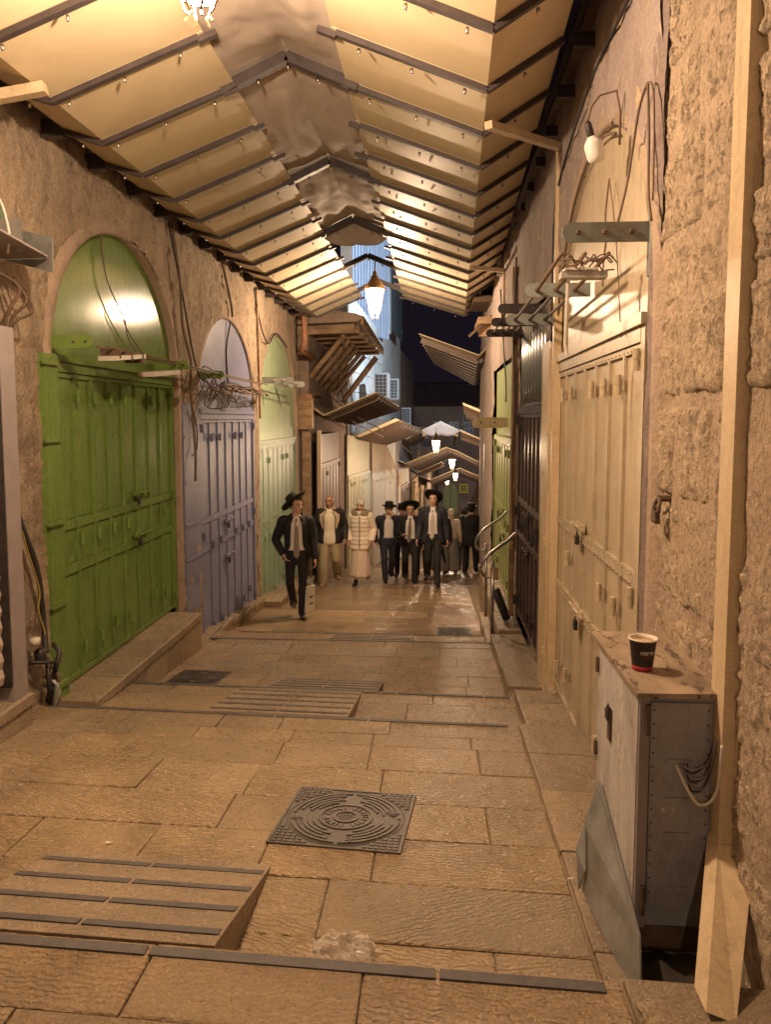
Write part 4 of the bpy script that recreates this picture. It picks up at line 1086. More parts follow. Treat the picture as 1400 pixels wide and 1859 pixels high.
manhole('small cast iron cover on the left, beside the doorstep of the green door', -2.16, 6.80, .46, radians(-4))
manhole('small cast iron cover on the right near the handrail', .27, 10.2, .46, radians(1))

# ------------------------------------------------------------------ litter
bagm = bpy.data.materials.new('plastic_film'); bagm.use_nodes = True
_b = bagm.node_tree.nodes['Principled BSDF']; _b.inputs['Base Color'].default_value = (.75, .70, .64, 1); _b.inputs['Roughness'].default_value = .22; _b.inputs['Alpha'].default_value = .4
bg_ = MB()
def bagf(u, v):
    a = u * 2 * pi; r = sin(v * pi * .5 + .02)
    q = 1 + .30 * fbm((cos(a) * 1.6, sin(a) * 1.6, v * 2), 3)
    h_ = .058 * (1 - v ** 2) * (1 + .55 * fbm((cos(a) * 1.5, sin(a) * 1.5, v * 2.5 + 3), 4))
    return (-.30 + .115 * r * q * cos(a), 2.46 + .075 * r * q * sin(a), gz(-.3, 2.46) + .003 + max(0, h_))
bg_.grid(bagf, 48, 16)
tag(bg_.build('plastic_bag', bagm), 'crumpled clear plastic bag lying behind the nearest step edge', 'bag')
for i, (x, y, lab, m, sz) in enumerate(((-1.02, 2.92, 'dark curled leaf on the paving just beyond the near ramp', WOOD, .03), (.10, 1.88, 'dark twist of thread on the nearest paving, right of centre', CAB, .035), (-.80, 1.72, 'dark curl of litter on the nearest paving, left of centre', WOOD, .02), (.56, 3.0, 'white paper scrap by the foot of the grey cabinet', PAPER, .014), (-1.42, 3.15, 'white scrap on the paving left of the near ramp', PAPER, .014), (-.78, 3.16, 'tiny white crumb just left of the foreground manhole cover', PAPER, .008), (-1.75, 2.72, 'crushed white scrap at the left end of the near ramp', PAPER, .02))):
    rn = random.Random(i); pts = []
    for k in range(7): pts.append((x + sz * (k / 3 - 1) + rn.uniform(-.3, .3) * sz, y + sz * rn.uniform(-.6, .6), gz(x, y) + .006 + abs(rn.uniform(0, .4)) * sz))
    tag(MB().tube(pts, [sz * .1, sz * .22, sz * .28, sz * .3, sz * .26, sz * .2, sz * .08], 6).build('litter', m, smooth=True), lab, 'litter', 'small litter on the paving')
# patch of moss / dirt on the left of the second landing
# ------------------------------------------------------------------ awning racks on the right
def rack(name, label, bars, xs, zs, ya, yb, m_bar, m_rod, wallx=.95, tip=.55, hh=.085, n_h=3, rod_r=.011):
    r = thing(name, (wallx, bars[0], zs), label, 'awning rack', 'folded awning racks on the walls')
    sgn = 1 if wallx > tip else -1
    for k, y in enumerate(bars):
        zc = zs - .02 * k * (1 if wallx > 0 else 1)
        poly = [(wallx, y, zc + hh / 2), (wallx, y, zc - hh / 2)] + [(tip + sgn * (hh / 2 - hh / 2 * sin(q)), y, zc - hh / 2 * cos(q)) for q in [pi * i / 8 for i in range(9)]]
        b = MB().prism(poly, (0, .012, 0)).build('flat_bar', m_bar, r)
        for x in xs: MB().lathe([(.013, -.003), (.013, 0), (.008, .006)], (x, y - .001, zc), 8, Matrix.Rotation(pi / 2, 3, 'X')).build('bolt', RUST, b)
    for x in xs: MB().tube([(x, ya, zs), (x + .004, (ya + yb) / 2, zs - .03), (x, yb, zs - .045)], rod_r, 7).build('rod', m_rod, r, smooth=True)
    return r
rk = rack('awning_rack', 'blue grey flat bars and rods of the awning rack above the beige door', (3.5, 4.9, 6.18), (.62, .735, .85), .81, 3.95, 6.22, BLUEG, CABB)
MB().bb(.925, .96, 3.47, 3.53, .62, .92).build('wall_plate', BLUEG, rk)
rack('awning_rack', 'dark brown bars of the rack beyond the cream pilaster', (7.0, 7.8, 8.6), (.63, .75, .86), .97, 7.0, 8.65, DARK, RUST)
ft = thing('lamp_fitting', (.72, 3.75, .70), 'ribbed lamp fitting tangled in wire under the blue grey bar', 'lamp fitting')
MB().bb(.585, .80, 3.72, 3.80, .655, .685).build('tray', CABW, ft)
for k in range(9): MB().bb(.60 + k * .018, .612 + k * .018, 3.712, 3.805, .6875, .70).build('rib', CABWH, ft)
rn = random.Random(3)
for k in range(5):
    pts = [(.58 + .25 * t + rn.uniform(-.02, .02), 3.72 + rn.uniform(-.02, .05), .70 + rn.uniform(-.01, .06)) for t in [i / 9 for i in range(10)]]
    MB().tube(spl(pts, 4), .0035, 5).build('wire', CABB, ft, smooth=True)
MB().tube([(.62, 3.74, .655), (.62, 3.78, .35), (.63, 3.78, .3)], .008, 6).build('arm', CABWH, ft)
# rim wire on the beige arch
def cable(label, pts, r, m, grp='cables on the walls', n=6, name='cable', sub=6):
    P = [V(p) for p in pts]; Q = []
    for i in range(len(P) - 1):
        a, b, c, d = P[max(0, i - 1)], P[i], P[i + 1], P[min(len(P) - 1, i + 2)]
        for k in range(sub):
            t = k / sub; t2 = t * t; t3 = t2 * t
            Q.append(.5 * ((2 * b) + (c - a) * t + (2 * a - 5 * b + 4 * c - d) * t2 + (3 * b - a - 3 * c + d) * t3))
    Q.append(P[-1])
    return tag(MB().tube(Q, r, n).build(name, m, smooth=True), label, 'cable', grp)
cable('brown wire looping from a hook down to the blue grey bar', [(.90, 3.5, 1.43), (.895, 3.62, 1.36), (.88, 3.72, 1.1), (.80, 3.55, .86)], .006, CABB)
cable('brown wire hanging straight down the stone edge from the hook', [(.90, 3.5, 1.43), (.895, 3.44, 1.2), (.89, 3.40, .95), (.895, 3.36, .82)], .006, CABB)
cable('brown rim wire following the left side of the beige arch', [(.925, 4.76 + 1.30 * cos(q), .42 + 1.16 * sin(q)) for q in [pi * (.06 + .058 * k) for k in range(11)]], .009, CABB, sub=3)
cable('short brown wire arching right from the hook', [(.90, 3.5, 1.43), (.90, 3.42, 1.38), (.90, 3.38, 1.22), (.895, 3.35, .9)], .005, CABB)
cable('thin crooked brown wire hanging inside the beige arch', [(.925, 4.33, 1.28), (.92, 4.38, 1.1), (.915, 4.31, 1.0), (.92, 4.4, .85), (.91, 4.36, .72)], .005, CABB)
cable('straight thin wire inside the beige arch', [(.925, 4.33, 1.28), (.92, 4.15, 1.0), (.915, 4.05, .80), (.92, 3.95, .4)], .003, CABB)
cable('dark cable running up the wall beside the cream post', [(.91, 6.2, .6), (.90, 6.15, 1.2), (.91, 6.05, 1.7), (.905, 5.0, 1.95), (.905, 4.0, 1.98), (.91, 3.0, 1.95)], .009, CAB)
cable('green cable hanging below the dark rack bars', [(.86, 10.5, 1.7), (.84, 9.9, 1.1), (.86, 9.6, .5), (.85, 9.4, 0.2)], .010, CABGR)
cable('brown cable looping down beside the yellow green door', [(.90, 8.9, 1.8), (.88, 8.9, .9), (.90, 8.9, .2), (.88, 8.88, -.5), (.90, 8.9, -1.4)], .012, CABB)
# bulb fitting hanging on the right wall
bl = thing('wall_lamp', (.80, 4.0, 1.35), 'unlit white bulb lamp hanging tilted from the right wall above the arch', 'lamp')
Mb = Matrix.Scale(.82, 3) @ Matrix.Rotation(radians(-18), 3, 'Y') @ Matrix.Rotation(radians(8), 3, 'X')
MB().lathe([(.022, .08), (.03, .07), (.052, .045), (.056, .03), (.056, -.03), (.05, -.055), (.035, -.07), (.001, -.075)], (.78, 4.0, 1.32), 18, Mb).build('bulb', WHITEP, bl, smooth=True)
MB().lathe([(.018, .08), (.022, .09), (.022, .15), (.012, .17)], (.78, 4.0, 1.32), 10, Mb).build('socket', DARK, bl, smooth=True)
MB().tube([V((.78, 4.0, 1.32)) + Mb @ V((0, 0, .17)), (.76, 4.0, 1.53), (.80, 4.0, 1.58), (.88, 4.0, 1.60), (.90, 4.0, 1.5), (.905, 4.02, 1.35)], .006, 6).build('cord', CABB, bl, smooth=True)
# iron ring in the stone
ir = thing('iron_ring', (.92, 3.2, -.38), 'rusty iron ring with a lock hanging on the stone wall', 'ring')
MB().tube([(.905 + .01 * sin(q), 3.2 + .034 * cos(q), -.37 + .045 * sin(q)) for q in [2 * pi * k / 20 for k in range(21)]], .008, 7).build('ring', RUST, ir, smooth=True)
pb = MB(); padlock(pb, (.90, 3.18, -.40), 1.0, V((-1, 0, 0)), V((0, 1, 0))); pb.build('padlock', RUST, ir)
MB().lathe([(.014, 0), (.014, .06)], (.91, 3.2, -.325), 8, Matrix.Rotation(pi / 2, 3, 'Y')).build('staple', RUST, ir)
# light sconce and racks by the yellow green door
rack('awning_rack', 'yellowish folded rack arms high on the yellow green door', (10.2, 11.0), (.6, .78), -.05, 10.2, 11.6, CREAM, RUST, tip=.52, hh=.13)
dn = thing('downpipe', (.9, 8.9, -1), 'rusty pipe on the wall edge between the brown and yellow green doors', 'pipe')
MB().tube([(.90, 8.95, 1.7), (.905, 8.95, .2), (.90, 8.95, -1.0), (.905, 8.95, -2.3)], .035, 9).build('pipe', WOOD, dn, smooth=True)
MB().bb(.86, .95, 11.0, 11.2, 2.0, 2.35).build('meter_box', GALV, tag(dn, dn['label'], 'pipe'))
bt2 = MB(); bt2.tube([(.72, 9.0, -2.0), (.86, 9.05, -2.36)], .05, 10); tag(bt2.build('roll', CAB, smooth=True), 'black roll leaning by the yellow green door', 'roll')

# ------------------------------------------------------------------ left wall fittings
lr = rack('awning_rack', 'green flat bar and long rods above the bright green door', (5.5, 7.7, 9.0), (-2.62, -2.53), .555, 5.9, 11.6, GREEN, CABB, wallx=-2.84, tip=-2.48, hh=.09, rod_r=.009)
rack('awning_rack', 'pale blue rack bars across the pale green arch', (12.5, 13.6), (-2.6, -2.45), .62, 12.4, 14.4, GALV, STEEL, wallx=-2.84, tip=-2.30, hh=.10)
lf = thing('lamp_fitting', (-2.55, 6.2, .47), 'pair of pinkish strip light boards on the rack above the green door', 'lamp fitting')
MB().box((-2.56, 6.25, .50), (.15, .62, .035), Matrix.Rotation(radians(6), 3, 'X')).build('strip_light', CABWH, lf)
MB().box((-2.56, 7.1, .42), (.15, .72, .04), Matrix.Rotation(radians(5), 3, 'X')).build('strip_light', SHUT, lf)
for k in range(3): MB().bb(-2.64, -2.48, 6.0 + k * .24, 6.02 + k * .24, .472, .545).build('clip', RUST, lf)
rn = random.Random(11)
tg = thing('wire_tangle', (-2.55, 8.5, .35), 'tangle of brown wires on the rack end between the green and violet doors', 'wires')
for k in range(7):
    y0 = rn.uniform(7.9, 9.6); pts = []
    for i in range(7): pts.append((-2.74 + rn.uniform(0, .28), y0 + i * .12 + rn.uniform(-.12, .12), .34 + rn.uniform(-.22, .2)))
    MB().tube(spl(pts, 4), rn.choice((.004, .005, .007)), 5).build('wire', rn.choice((CABB, CAB, RUST)), tg, smooth=True)
tg2 = thing('wire_tangle', (-2.55, 11, .3), 'long bundle of rusty wires above the violet door', 'wires')
for k in range(9):
    pts = [(-2.68 + rn.uniform(0, .12), 9.4 + i * .42, .42 - .01 * i + rn.uniform(-.05, .05)) for i in range(7)]
    MB().tube(spl(pts, 4), rn.choice((.005, .008, .012)), 5).build('wire', rn.choice((CABB, RUST, WOOD)), tg2, smooth=True)
for (y, dz) in ((9.3, 0), (10.2, .02)):
    MB().box((-2.6, y, .33 + dz), (.22, .25, .02), Matrix.Rotation(radians(15), 3, 'Y')).build('plate', WOOD, tg2)
jx = thing('junction_box', (-2.62, 4.75, 1.0), 'open metal cable tray and plates high on the wall at the left edge', 'junction box')
MB().prism([(-2.76, 4.62, 1.20), (-2.50, 4.62, 1.20), (-2.50, 4.62, 1.0), (-2.76, 4.62, 1.06)], (0, .012, 0)).build('plate', GALV, jx)
MB().prism([(-2.76, 4.88, 1.22), (-2.42, 4.84, 1.14), (-2.42, 4.84, .92), (-2.76, 4.88, 1.01)], (0, .012, 0)).build('plate', GALV, jx)
MB().prism([(-2.76, 4.0, 1.07), (-2.44, 4.0, 1.07), (-2.44, 4.82, 1.01), (-2.76, 4.86, 1.01)], (0, 0, .012)).build('tray', SHUTF, jx)
for k in range(3): cable(['black pipe bend under the cable tray', 'second black pipe bend under the cable tray, nearer the wall', 'thin hooked pipe below the cable tray'][k], [(-2.70, 4.7 + k * .08, .9), (-2.58, 4.72 + k * .08, .80 - k * .05), (-2.66, 4.70 + k * .06, .62), (-2.70, 4.72 + k * .05, .3 + k * .12)], .012 - .002 * k, RUST)
for k in range(5): cable(['yellow cable nearest the wall in the upper left bundle', 'second yellow cable of the upper left bundle', 'middle yellow cable of the upper left bundle', 'fourth yellow cable of the upper left bundle', 'outermost yellow cable of the upper left bundle'][k], [(-2.70 + .013 * k, 4.36, 1.75), (-2.69 + .013 * k, 4.36, 1.4), (-2.68 + .012 * k, 4.38, 1.1), (-2.66 + .01 * k, 4.5, .98)], .007, CABY, grp='yellow cables at the left edge')
cable('white looped cable over the cable tray', [(-2.6, 4.5, 1.0), (-2.62, 4.5, 1.2), (-2.56, 4.5, 1.28), (-2.52, 4.52, 1.1), (-2.55, 4.55, .98)], .008, CABWH)
cable('thick dark green conduit sloping down to the cable tray', [(-2.73, 4.50, 1.75), (-2.72, 4.62, 1.5), (-2.70, 4.75, 1.25), (-2.70, 4.82, 1.1)], .028, CABGR)
cable('thick black conduit beside the green one', [(-2.73, 4.44, 1.75), (-2.72, 4.55, 1.5), (-2.71, 4.68, 1.22), (-2.71, 4.76, 1.08)], .022, CAB)
cable('cream conduit running down the wall beside the roller shutter', [(-2.72, 4.62, .9), (-2.70, 4.66, .3), (-2.70, 4.68, -.1)], .024, CREAM)
cable('blue hose beside the roller shutter', [(-2.71, 4.70, .1), (-2.70, 4.70, -.2), (-2.71, 4.71, -.55)], .026, BLUE)
cable('black cable bundle hanging beside the side panel of the green door', [(-2.70, 4.74, -.3), (-2.70, 4.80, -.6), (-2.68, 4.98, -1.0), (-2.70, 5.08, -1.4), (-2.66, 5.02, -1.6)], .020, CAB)
cable('thin yellow green cable on the wall left of the green door', [(-2.70, 4.78, -.5), (-2.69, 4.86, -.8), (-2.68, 5.0, -1.15), (-2.69, 5.0, -1.3), (-2.68, 5.06, -1.5), (-2.66, 5.0, -1.62)], .006, CABY)
pj_ = thing('pipe_cluster', (-2.66, 5.0, -1.9), 'old dark pipes and valves low on the wall by the green door', 'pipes')
for k in range(7):
    MB().tube([(-2.72 + .05 * rn.random(), 4.86 + .30 * rn.random(), -1.58 - .05 * k), (-2.62 + .05 * rn.random(), 4.92 + .2 * rn.random(), -1.62 - .05 * k), (-2.66, 4.95 + .2 * rn.random(), -1.95 - .03 * k)], rn.choice((.010, .014, .018)), 8).build('pipe', rn.choice((DARK, RUST, GALV)), pj_, smooth=True)
MB().lathe([(.03, 0), (.04, .02), (.04, .08), (.02, .1)], (-2.68, 4.98, -1.66), 12).build('valve', DARK, pj_, smooth=True)
MB().lathe([(.035, 0), (.035, .05)], (-2.68, 4.92, -1.52), 10).build('cap', CABWH, pj_, smooth=True)
# long drooping cables on the plaster
cable('dark cable drooping down the wall between green and violet arches', [(-2.74, 8.05, 2.0), (-2.72, 8.2, 1.5), (-2.73, 8.3, 1.0), (-2.70, 8.45, .65), (-2.72, 8.5, .3), (-2.70, 8.55, -.3), (-2.69, 8.5, -.7)], .016, CABB)
cable('second dark cable beside it with loose ends', [(-2.74, 7.95, 2.0), (-2.72, 8.3, 1.3), (-2.70, 8.5, .8), (-2.66, 8.6, .5), (-2.62, 8.75, .42)], .011, CAB)
cable('cable pair running down above the violet arch', [(-2.74, 9.95, 2.0), (-2.72, 10.1, 1.75), (-2.72, 10.3, 1.5), (-2.72, 10.35, 1.36)], .018, CABB)
cable('black cable hanging in front of the violet tympanum', [(-2.76, 10.4, 1.3), (-2.80, 10.3, .9), (-2.79, 10.35, .4)], .012, CAB)
cable('cream conduit on the wall right of the violet arch', [(-2.74, 11.85, 2.0), (-2.73, 11.9, 1.2), (-2.73, 11.95, .5), (-2.73, 11.95, 0)], .022, WOOD)
cable('dark cable crossing from the conduit to the pale green arch', [(-2.74, 11.7, 1.95), (-2.72, 12.1, 1.4), (-2.72, 12.6, 1.22), (-2.72, 13.2, 1.45), (-2.72, 14.2, 1.3)], .012, CAB)
cable('thin wire hanging down the green tympanum', [(-2.80, 6.45, 1.55), (-2.79, 6.5, 1.2), (-2.78, 6.75, .95), (-2.79, 7.0, .75), (-2.78, 7.5, .52)], .006, CABB)
cable('second thin wire knotted on the green tympanum', [(-2.78, 6.75, .95), (-2.76, 6.8, .9), (-2.79, 6.95, .72), (-2.78, 7.3, .50)], .005, CABB)
cable('wire looping round the violet door corner', [(-2.70, 8.7, .5), (-2.66, 8.85, .6), (-2.62, 9.1, .52), (-2.64, 9.2, .3), (-2.7, 9.1, .2)], .008, CABB)
cable('dark cord hanging in a loop on the violet side panel', [(-2.74, 8.62, .1), (-2.73, 8.72, -.1), (-2.73, 8.70, -.35), (-2.74, 8.55, -.42)], .008, CAB)
for k, (a, b) in enumerate((((-2.6, 16.5, .8), (-1.3, 19.5, -.3)), ((-2.5, 16.4, .55), (-1.4, 21, -.5)), ((-2.1, 16.3, 1.6), (-2.0, 17.4, .1)), ((-1.95, 16.5, 1.7), (-1.85, 17.6, .2)))):
    a, b = V(a), V(b); mid = (a + b) / 2 + V((0, 0, -.12))
    cable(['long cable sagging from the timber eave to the far awning', 'lower cable sagging past the struts of the timber eave', 'thin cord dangling from the timber eave beam', 'second thin cord dangling under the timber eave'][k], [a, mid, b], .012, CABB)
for k, (a, b, lab) in enumerate((((-1.1, 25.5, -.2), (1.4, 28, -.1), 'thin cable strung across the lane behind the diamond shaped cloth'), ((-1.0, 29, -1.0), (1.7, 31, -.9), 'cable strung across the lane over the second far lantern'), ((-1.2, 27.2, -.9), (-.2, 27.6, -1.3), 'slack cable drooping beside the sign box'), ((-.8, 33, -1.7), (1.9, 36, -1.9), 'farthest cable strung across the lane'))):
    a, b = V(a), V(b); cable(lab, [a, a.lerp(b, .35) + V((0, 0, -.16)), a.lerp(b, .7) + V((0, 0, -.14)), b], .014, CABB)
# roller shutter at the left edge
rs = thing('roller_shutter', (-2.62, 3.6, -1.6), 'pale roller shutter in a grey frame at the left edge', 'shutter')
for k in range(21):
    z_ = -1.62 + k * .102
    MB().prism([(-2.625, 2.6, z_), (-2.612, 2.6, z_ + .05), (-2.625, 2.6, z_ + .099), (-2.64, 2.6, z_ + .099), (-2.64, 2.6, z_)], (0, 1.83, 0)).build('slat', SHUT, rs)
MB().bb(-2.66, -2.58, 4.435, 4.46, -1.64, .80).build('guide_slot', DARK, rs)
MB().bb(-2.68, -2.575, 4.462, 4.62, -1.85, .55).build('frame_post', SHUTF, rs)
MB().bb(-2.70, -2.575, 2.6, 4.45, .60, .86).build('shutter_box', SHUT, rs)
nwl = MB(); nwl.grid(lambda u, v: (-2.76 + .02 * fbm((u * 4, v * 6, 5), 3), .6 + 4.0 * u, .5 + 2.4 * v), 40, 30); nwl.bb(-2.95, -2.90, .6, 4.6, -2, 2.9)
tag(nwl.build('plaster_wall', PLASL, smooth=True), 'plastered wall over the roller shutter at the left edge', 'wall')

# ------------------------------------------------------------------ steel handrail
hr = thing('handrail', (.64, 8.6, -2.45), 'curved stainless steel handrail on two posts at the right of the steps', 'handrail')
MB().tube([(.655, 8.60, -2.42), (.655, 8.60, -1.60)], .021, 10).build('post', STEEL, hr, smooth=True)
MB().tube([(.66, 9.75, -2.52), (.655, 9.75, -1.58)], .021, 10).build('post', STEEL, hr, smooth=True)
def railp(z, y):
    Q = [(.93, y + .2, z + .17), (.84, y + .1, z + .10), (.70, y, z + .02), (.60, y - .05, z - .05), (.54, y - .06, z - .13), (.52, y - .05, z - .22), (.56, y, z - .29), (.64, y, z - .30)]
    P = [V(q) for q in Q]; out = []
    for i in range(len(P) - 1):
        a, b, c, d = P[max(0, i - 1)], P[i], P[i + 1], P[min(len(P) - 1, i + 2)]
        for k in range(6):
            t = k / 6; out.append(.5 * (2 * b + (c - a) * t + (2 * a - 5 * b + 4 * c - d) * t * t + (3 * b - a - 3 * c + d) * t ** 3))
    return out + [P[-1]]
MB().tube(railp(-1.36, 9.72), .019, 10).build('rail', STEEL, hr, smooth=True)
MB().tube(railp(-1.47, 8.62), .019, 10).build('rail', STEEL, hr, smooth=True)
MB().bb(.63, .72, 8.58, 8.63, -1.80, -1.66).build('plate', WOOD, hr)
# ------------------------------------------------------------------ people
SKIN = mat('skin', (.68, .42, .31), .5, var=.06, bump=.05)
SKIN2 = mat('skin_tan', (.42, .235, .15), .5, var=.06, bump=.05)
SUIT = mat('black_suit', (.016, .015, .018), .75, var=.15, bump=.15, bscale=200)
NAVY = mat('navy_suit', (.030, .032, .052), .75, var=.15, bump=.15, bscale=200)
SHIRT = mat('white_shirt', (.90, .86, .84), .7, var=.05, scale=4, bump=.35, bscale=14, bdist=.02)
CRSH = mat('cream_shirt', (.76, .68, .54), .7, var=.06, scale=4, bump=.35, bscale=14, bdist=.02)
TIEM = mat('beige_tie', (.34, .27, .22), .5, var=.12, scale=40, bump=.1)
TIEP = mat('pale_tie', (.58, .56, .55), .5, var=.15, scale=40, bump=.1)
TIEG = mat('olive_tie', (.26, .22, .16), .5, var=.12, scale=40, bump=.1)
KHAKI = mat('khaki_trousers', (.34, .28, .18), .75, var=.12, scale=5, bump=.35, bscale=14, bdist=.02)
SKIRTM = mat('beige_skirt', (.68, .56, .47), .75, var=.06, bump=.25, bscale=18, bdist=.02)
SKIRTG = mat('grey_skirt', (.28, .275, .26), .75, var=.08, bump=.25, bscale=18, bdist=.02)
PUFF = mat('cream_coat', (.80, .71, .60), .45, var=.05, bump=.2, bscale=30, bdist=.01)
FURM = mat('fur', (.42, .33, .24), .9, var=.35, scale=30, bump=1.0, bscale=60, bdist=.03)
SCARF = mat('pale_scarf', (.58, .56, .52), .75, var=.1, bump=.4, bscale=22, bdist=.02)
HAIRB = mat('dark_hair', (.018, .012, .01), .6, var=.3, bump=.3, bscale=90)
FELT = mat('black_felt', (.010, .009, .009), .8, var=.2, bump=.1)
SHOEM = mat('black_shoe', (.02, .018, .018), .3, var=.1, bump=.05)
SHOEB = mat('tan_shoe', (.30, .23, .16), .5, var=.1, bump=.1)
EYEM = mat('eye_dark', (.03, .02, .018), .3, var=.1, bump=0)
LIP = mat('lips', (.36, .15, .12), .5, var=.05, bump=0)
FLEECE = mat('beige_lining', (.52, .40, .29), .85, var=.12, bump=.4, bscale=60)
_jobs = []
def fuse(mb, voxel, it=3):
    me = mb.mesh('tmp'); o = bpy.data.objects.new('tmp', me); C.objects.link(o)
    r = o.modifiers.new('r', 'REMESH'); r.mode = 'VOXEL'; r.voxel_size = voxel
    s_ = o.modifiers.new('s', 'SMOOTH'); s_.iterations = it; s_.factor = .5
    bpy.context.view_layer.update()
    out = bpy.data.meshes.new_from_object(o.evaluated_get(bpy.context.evaluated_depsgraph_get()))
    bpy.data.objects.remove(o); bpy.data.meshes.remove(me)
    return out
def limb(mb, pts, rs, n=10):
    """tapered tube with rounded ends and in-between rings"""
    P = [V(p) for p in pts]; Q = []; R = []
    for i in range(len(P) - 1):
        a, b, c, d = P[max(0, i - 1)], P[i], P[i + 1], P[min(len(P) - 1, i + 2)]
        for k in range(5):
            t = k / 5; Q.append(b.lerp(c, t) * .6 + .4 * (.5 * (2 * b + (c - a) * t + (2 * a - 5 * b + 4 * c - d) * t * t + (3 * b - a - 3 * c + d) * t ** 3)))
            tt = t * t * (3 - 2 * t); R.append(rs[i] * (1 - tt) + rs[i + 1] * tt)
    Q.append(P[-1]); R.append(rs[-1])
    mb.tube(Q, R, n); mb.ell(Q[0], (R[0],) * 3, n=n, m=6); mb.ell(Q[-1], (R[-1],) * 3, n=n, m=6)
def hand(mb, wrist, d, up, side, curl=.5, point=0):
    """palm, four unequal fingers and a thumb; d = direction of the fingers, up = back of the hand, side = thumb side"""
    W = V(wrist); d = V(d).normalized(); up = V(up); up = (up - d * up.dot(d)).normalized(); sd = V(side); sd = (sd - d * sd.dot(d) - up * sd.dot(up)).normalized()
    Rm = Matrix((sd, d, up)).transposed()
    mb.ell(W + d * .048, (.040, .055, .017), Rm, n=12, m=8)
    mb.tube([W - d * .02, W + d * .03], [.027, .028], 8)
    for k, (o, L) in enumerate(((.029, .068), (.010, .078), (-.010, .072), (-.028, .056))):
        p = W + d * .088 + sd * o; pts = [W + d * .05 + sd * o * .8, p]; a = 0
        for j in range(3):
            a += curl * (.55 + .12 * k); q = L * (.45, .32, .23)[j]
            p = p + (d * cos(a) - up * sin(a)) * q; pts.append(p)
        mb.tube(pts, [.0095, .0098, .0092, .0085, .0068], 7); mb.ell(pts[-1], (.0068,) * 3, n=7, m=5)
    p0 = W + d * .028 + sd * .030; p1 = p0 + (sd * .75 + d * .65 - up * .25).normalized() * .038; p2 = p1 + (d * .85 + sd * .15 - up * .45).normalized() * .032
    mb.tube([W + d * .02 + sd * .01, p0, p1, p2], [.013, .0135, .011, .0085], 7); mb.ell(p2, (.0085,) * 3, n=7, m=5)
TR = [(.80, .155, .11), (.88, .168, .12), (.95, .165, .118), (1.04, .148, .105), (1.14, .15, .108), (1.24, .165, .115), (1.33, .172, .115), (1.40, .158, .10), (1.45, .115, .082), (1.485, .070, .066), (1.51, .058, .060)]
def tor(z):
    for a, b in zip(TR, TR[1:]):
        if z <= b[0]: t = max(0, (z - a[0]) / (b[0] - a[0])); return a[1] + (b[1] - a[1]) * t, a[2] + (b[2] - a[2]) * t
    return TR[-1][1:]
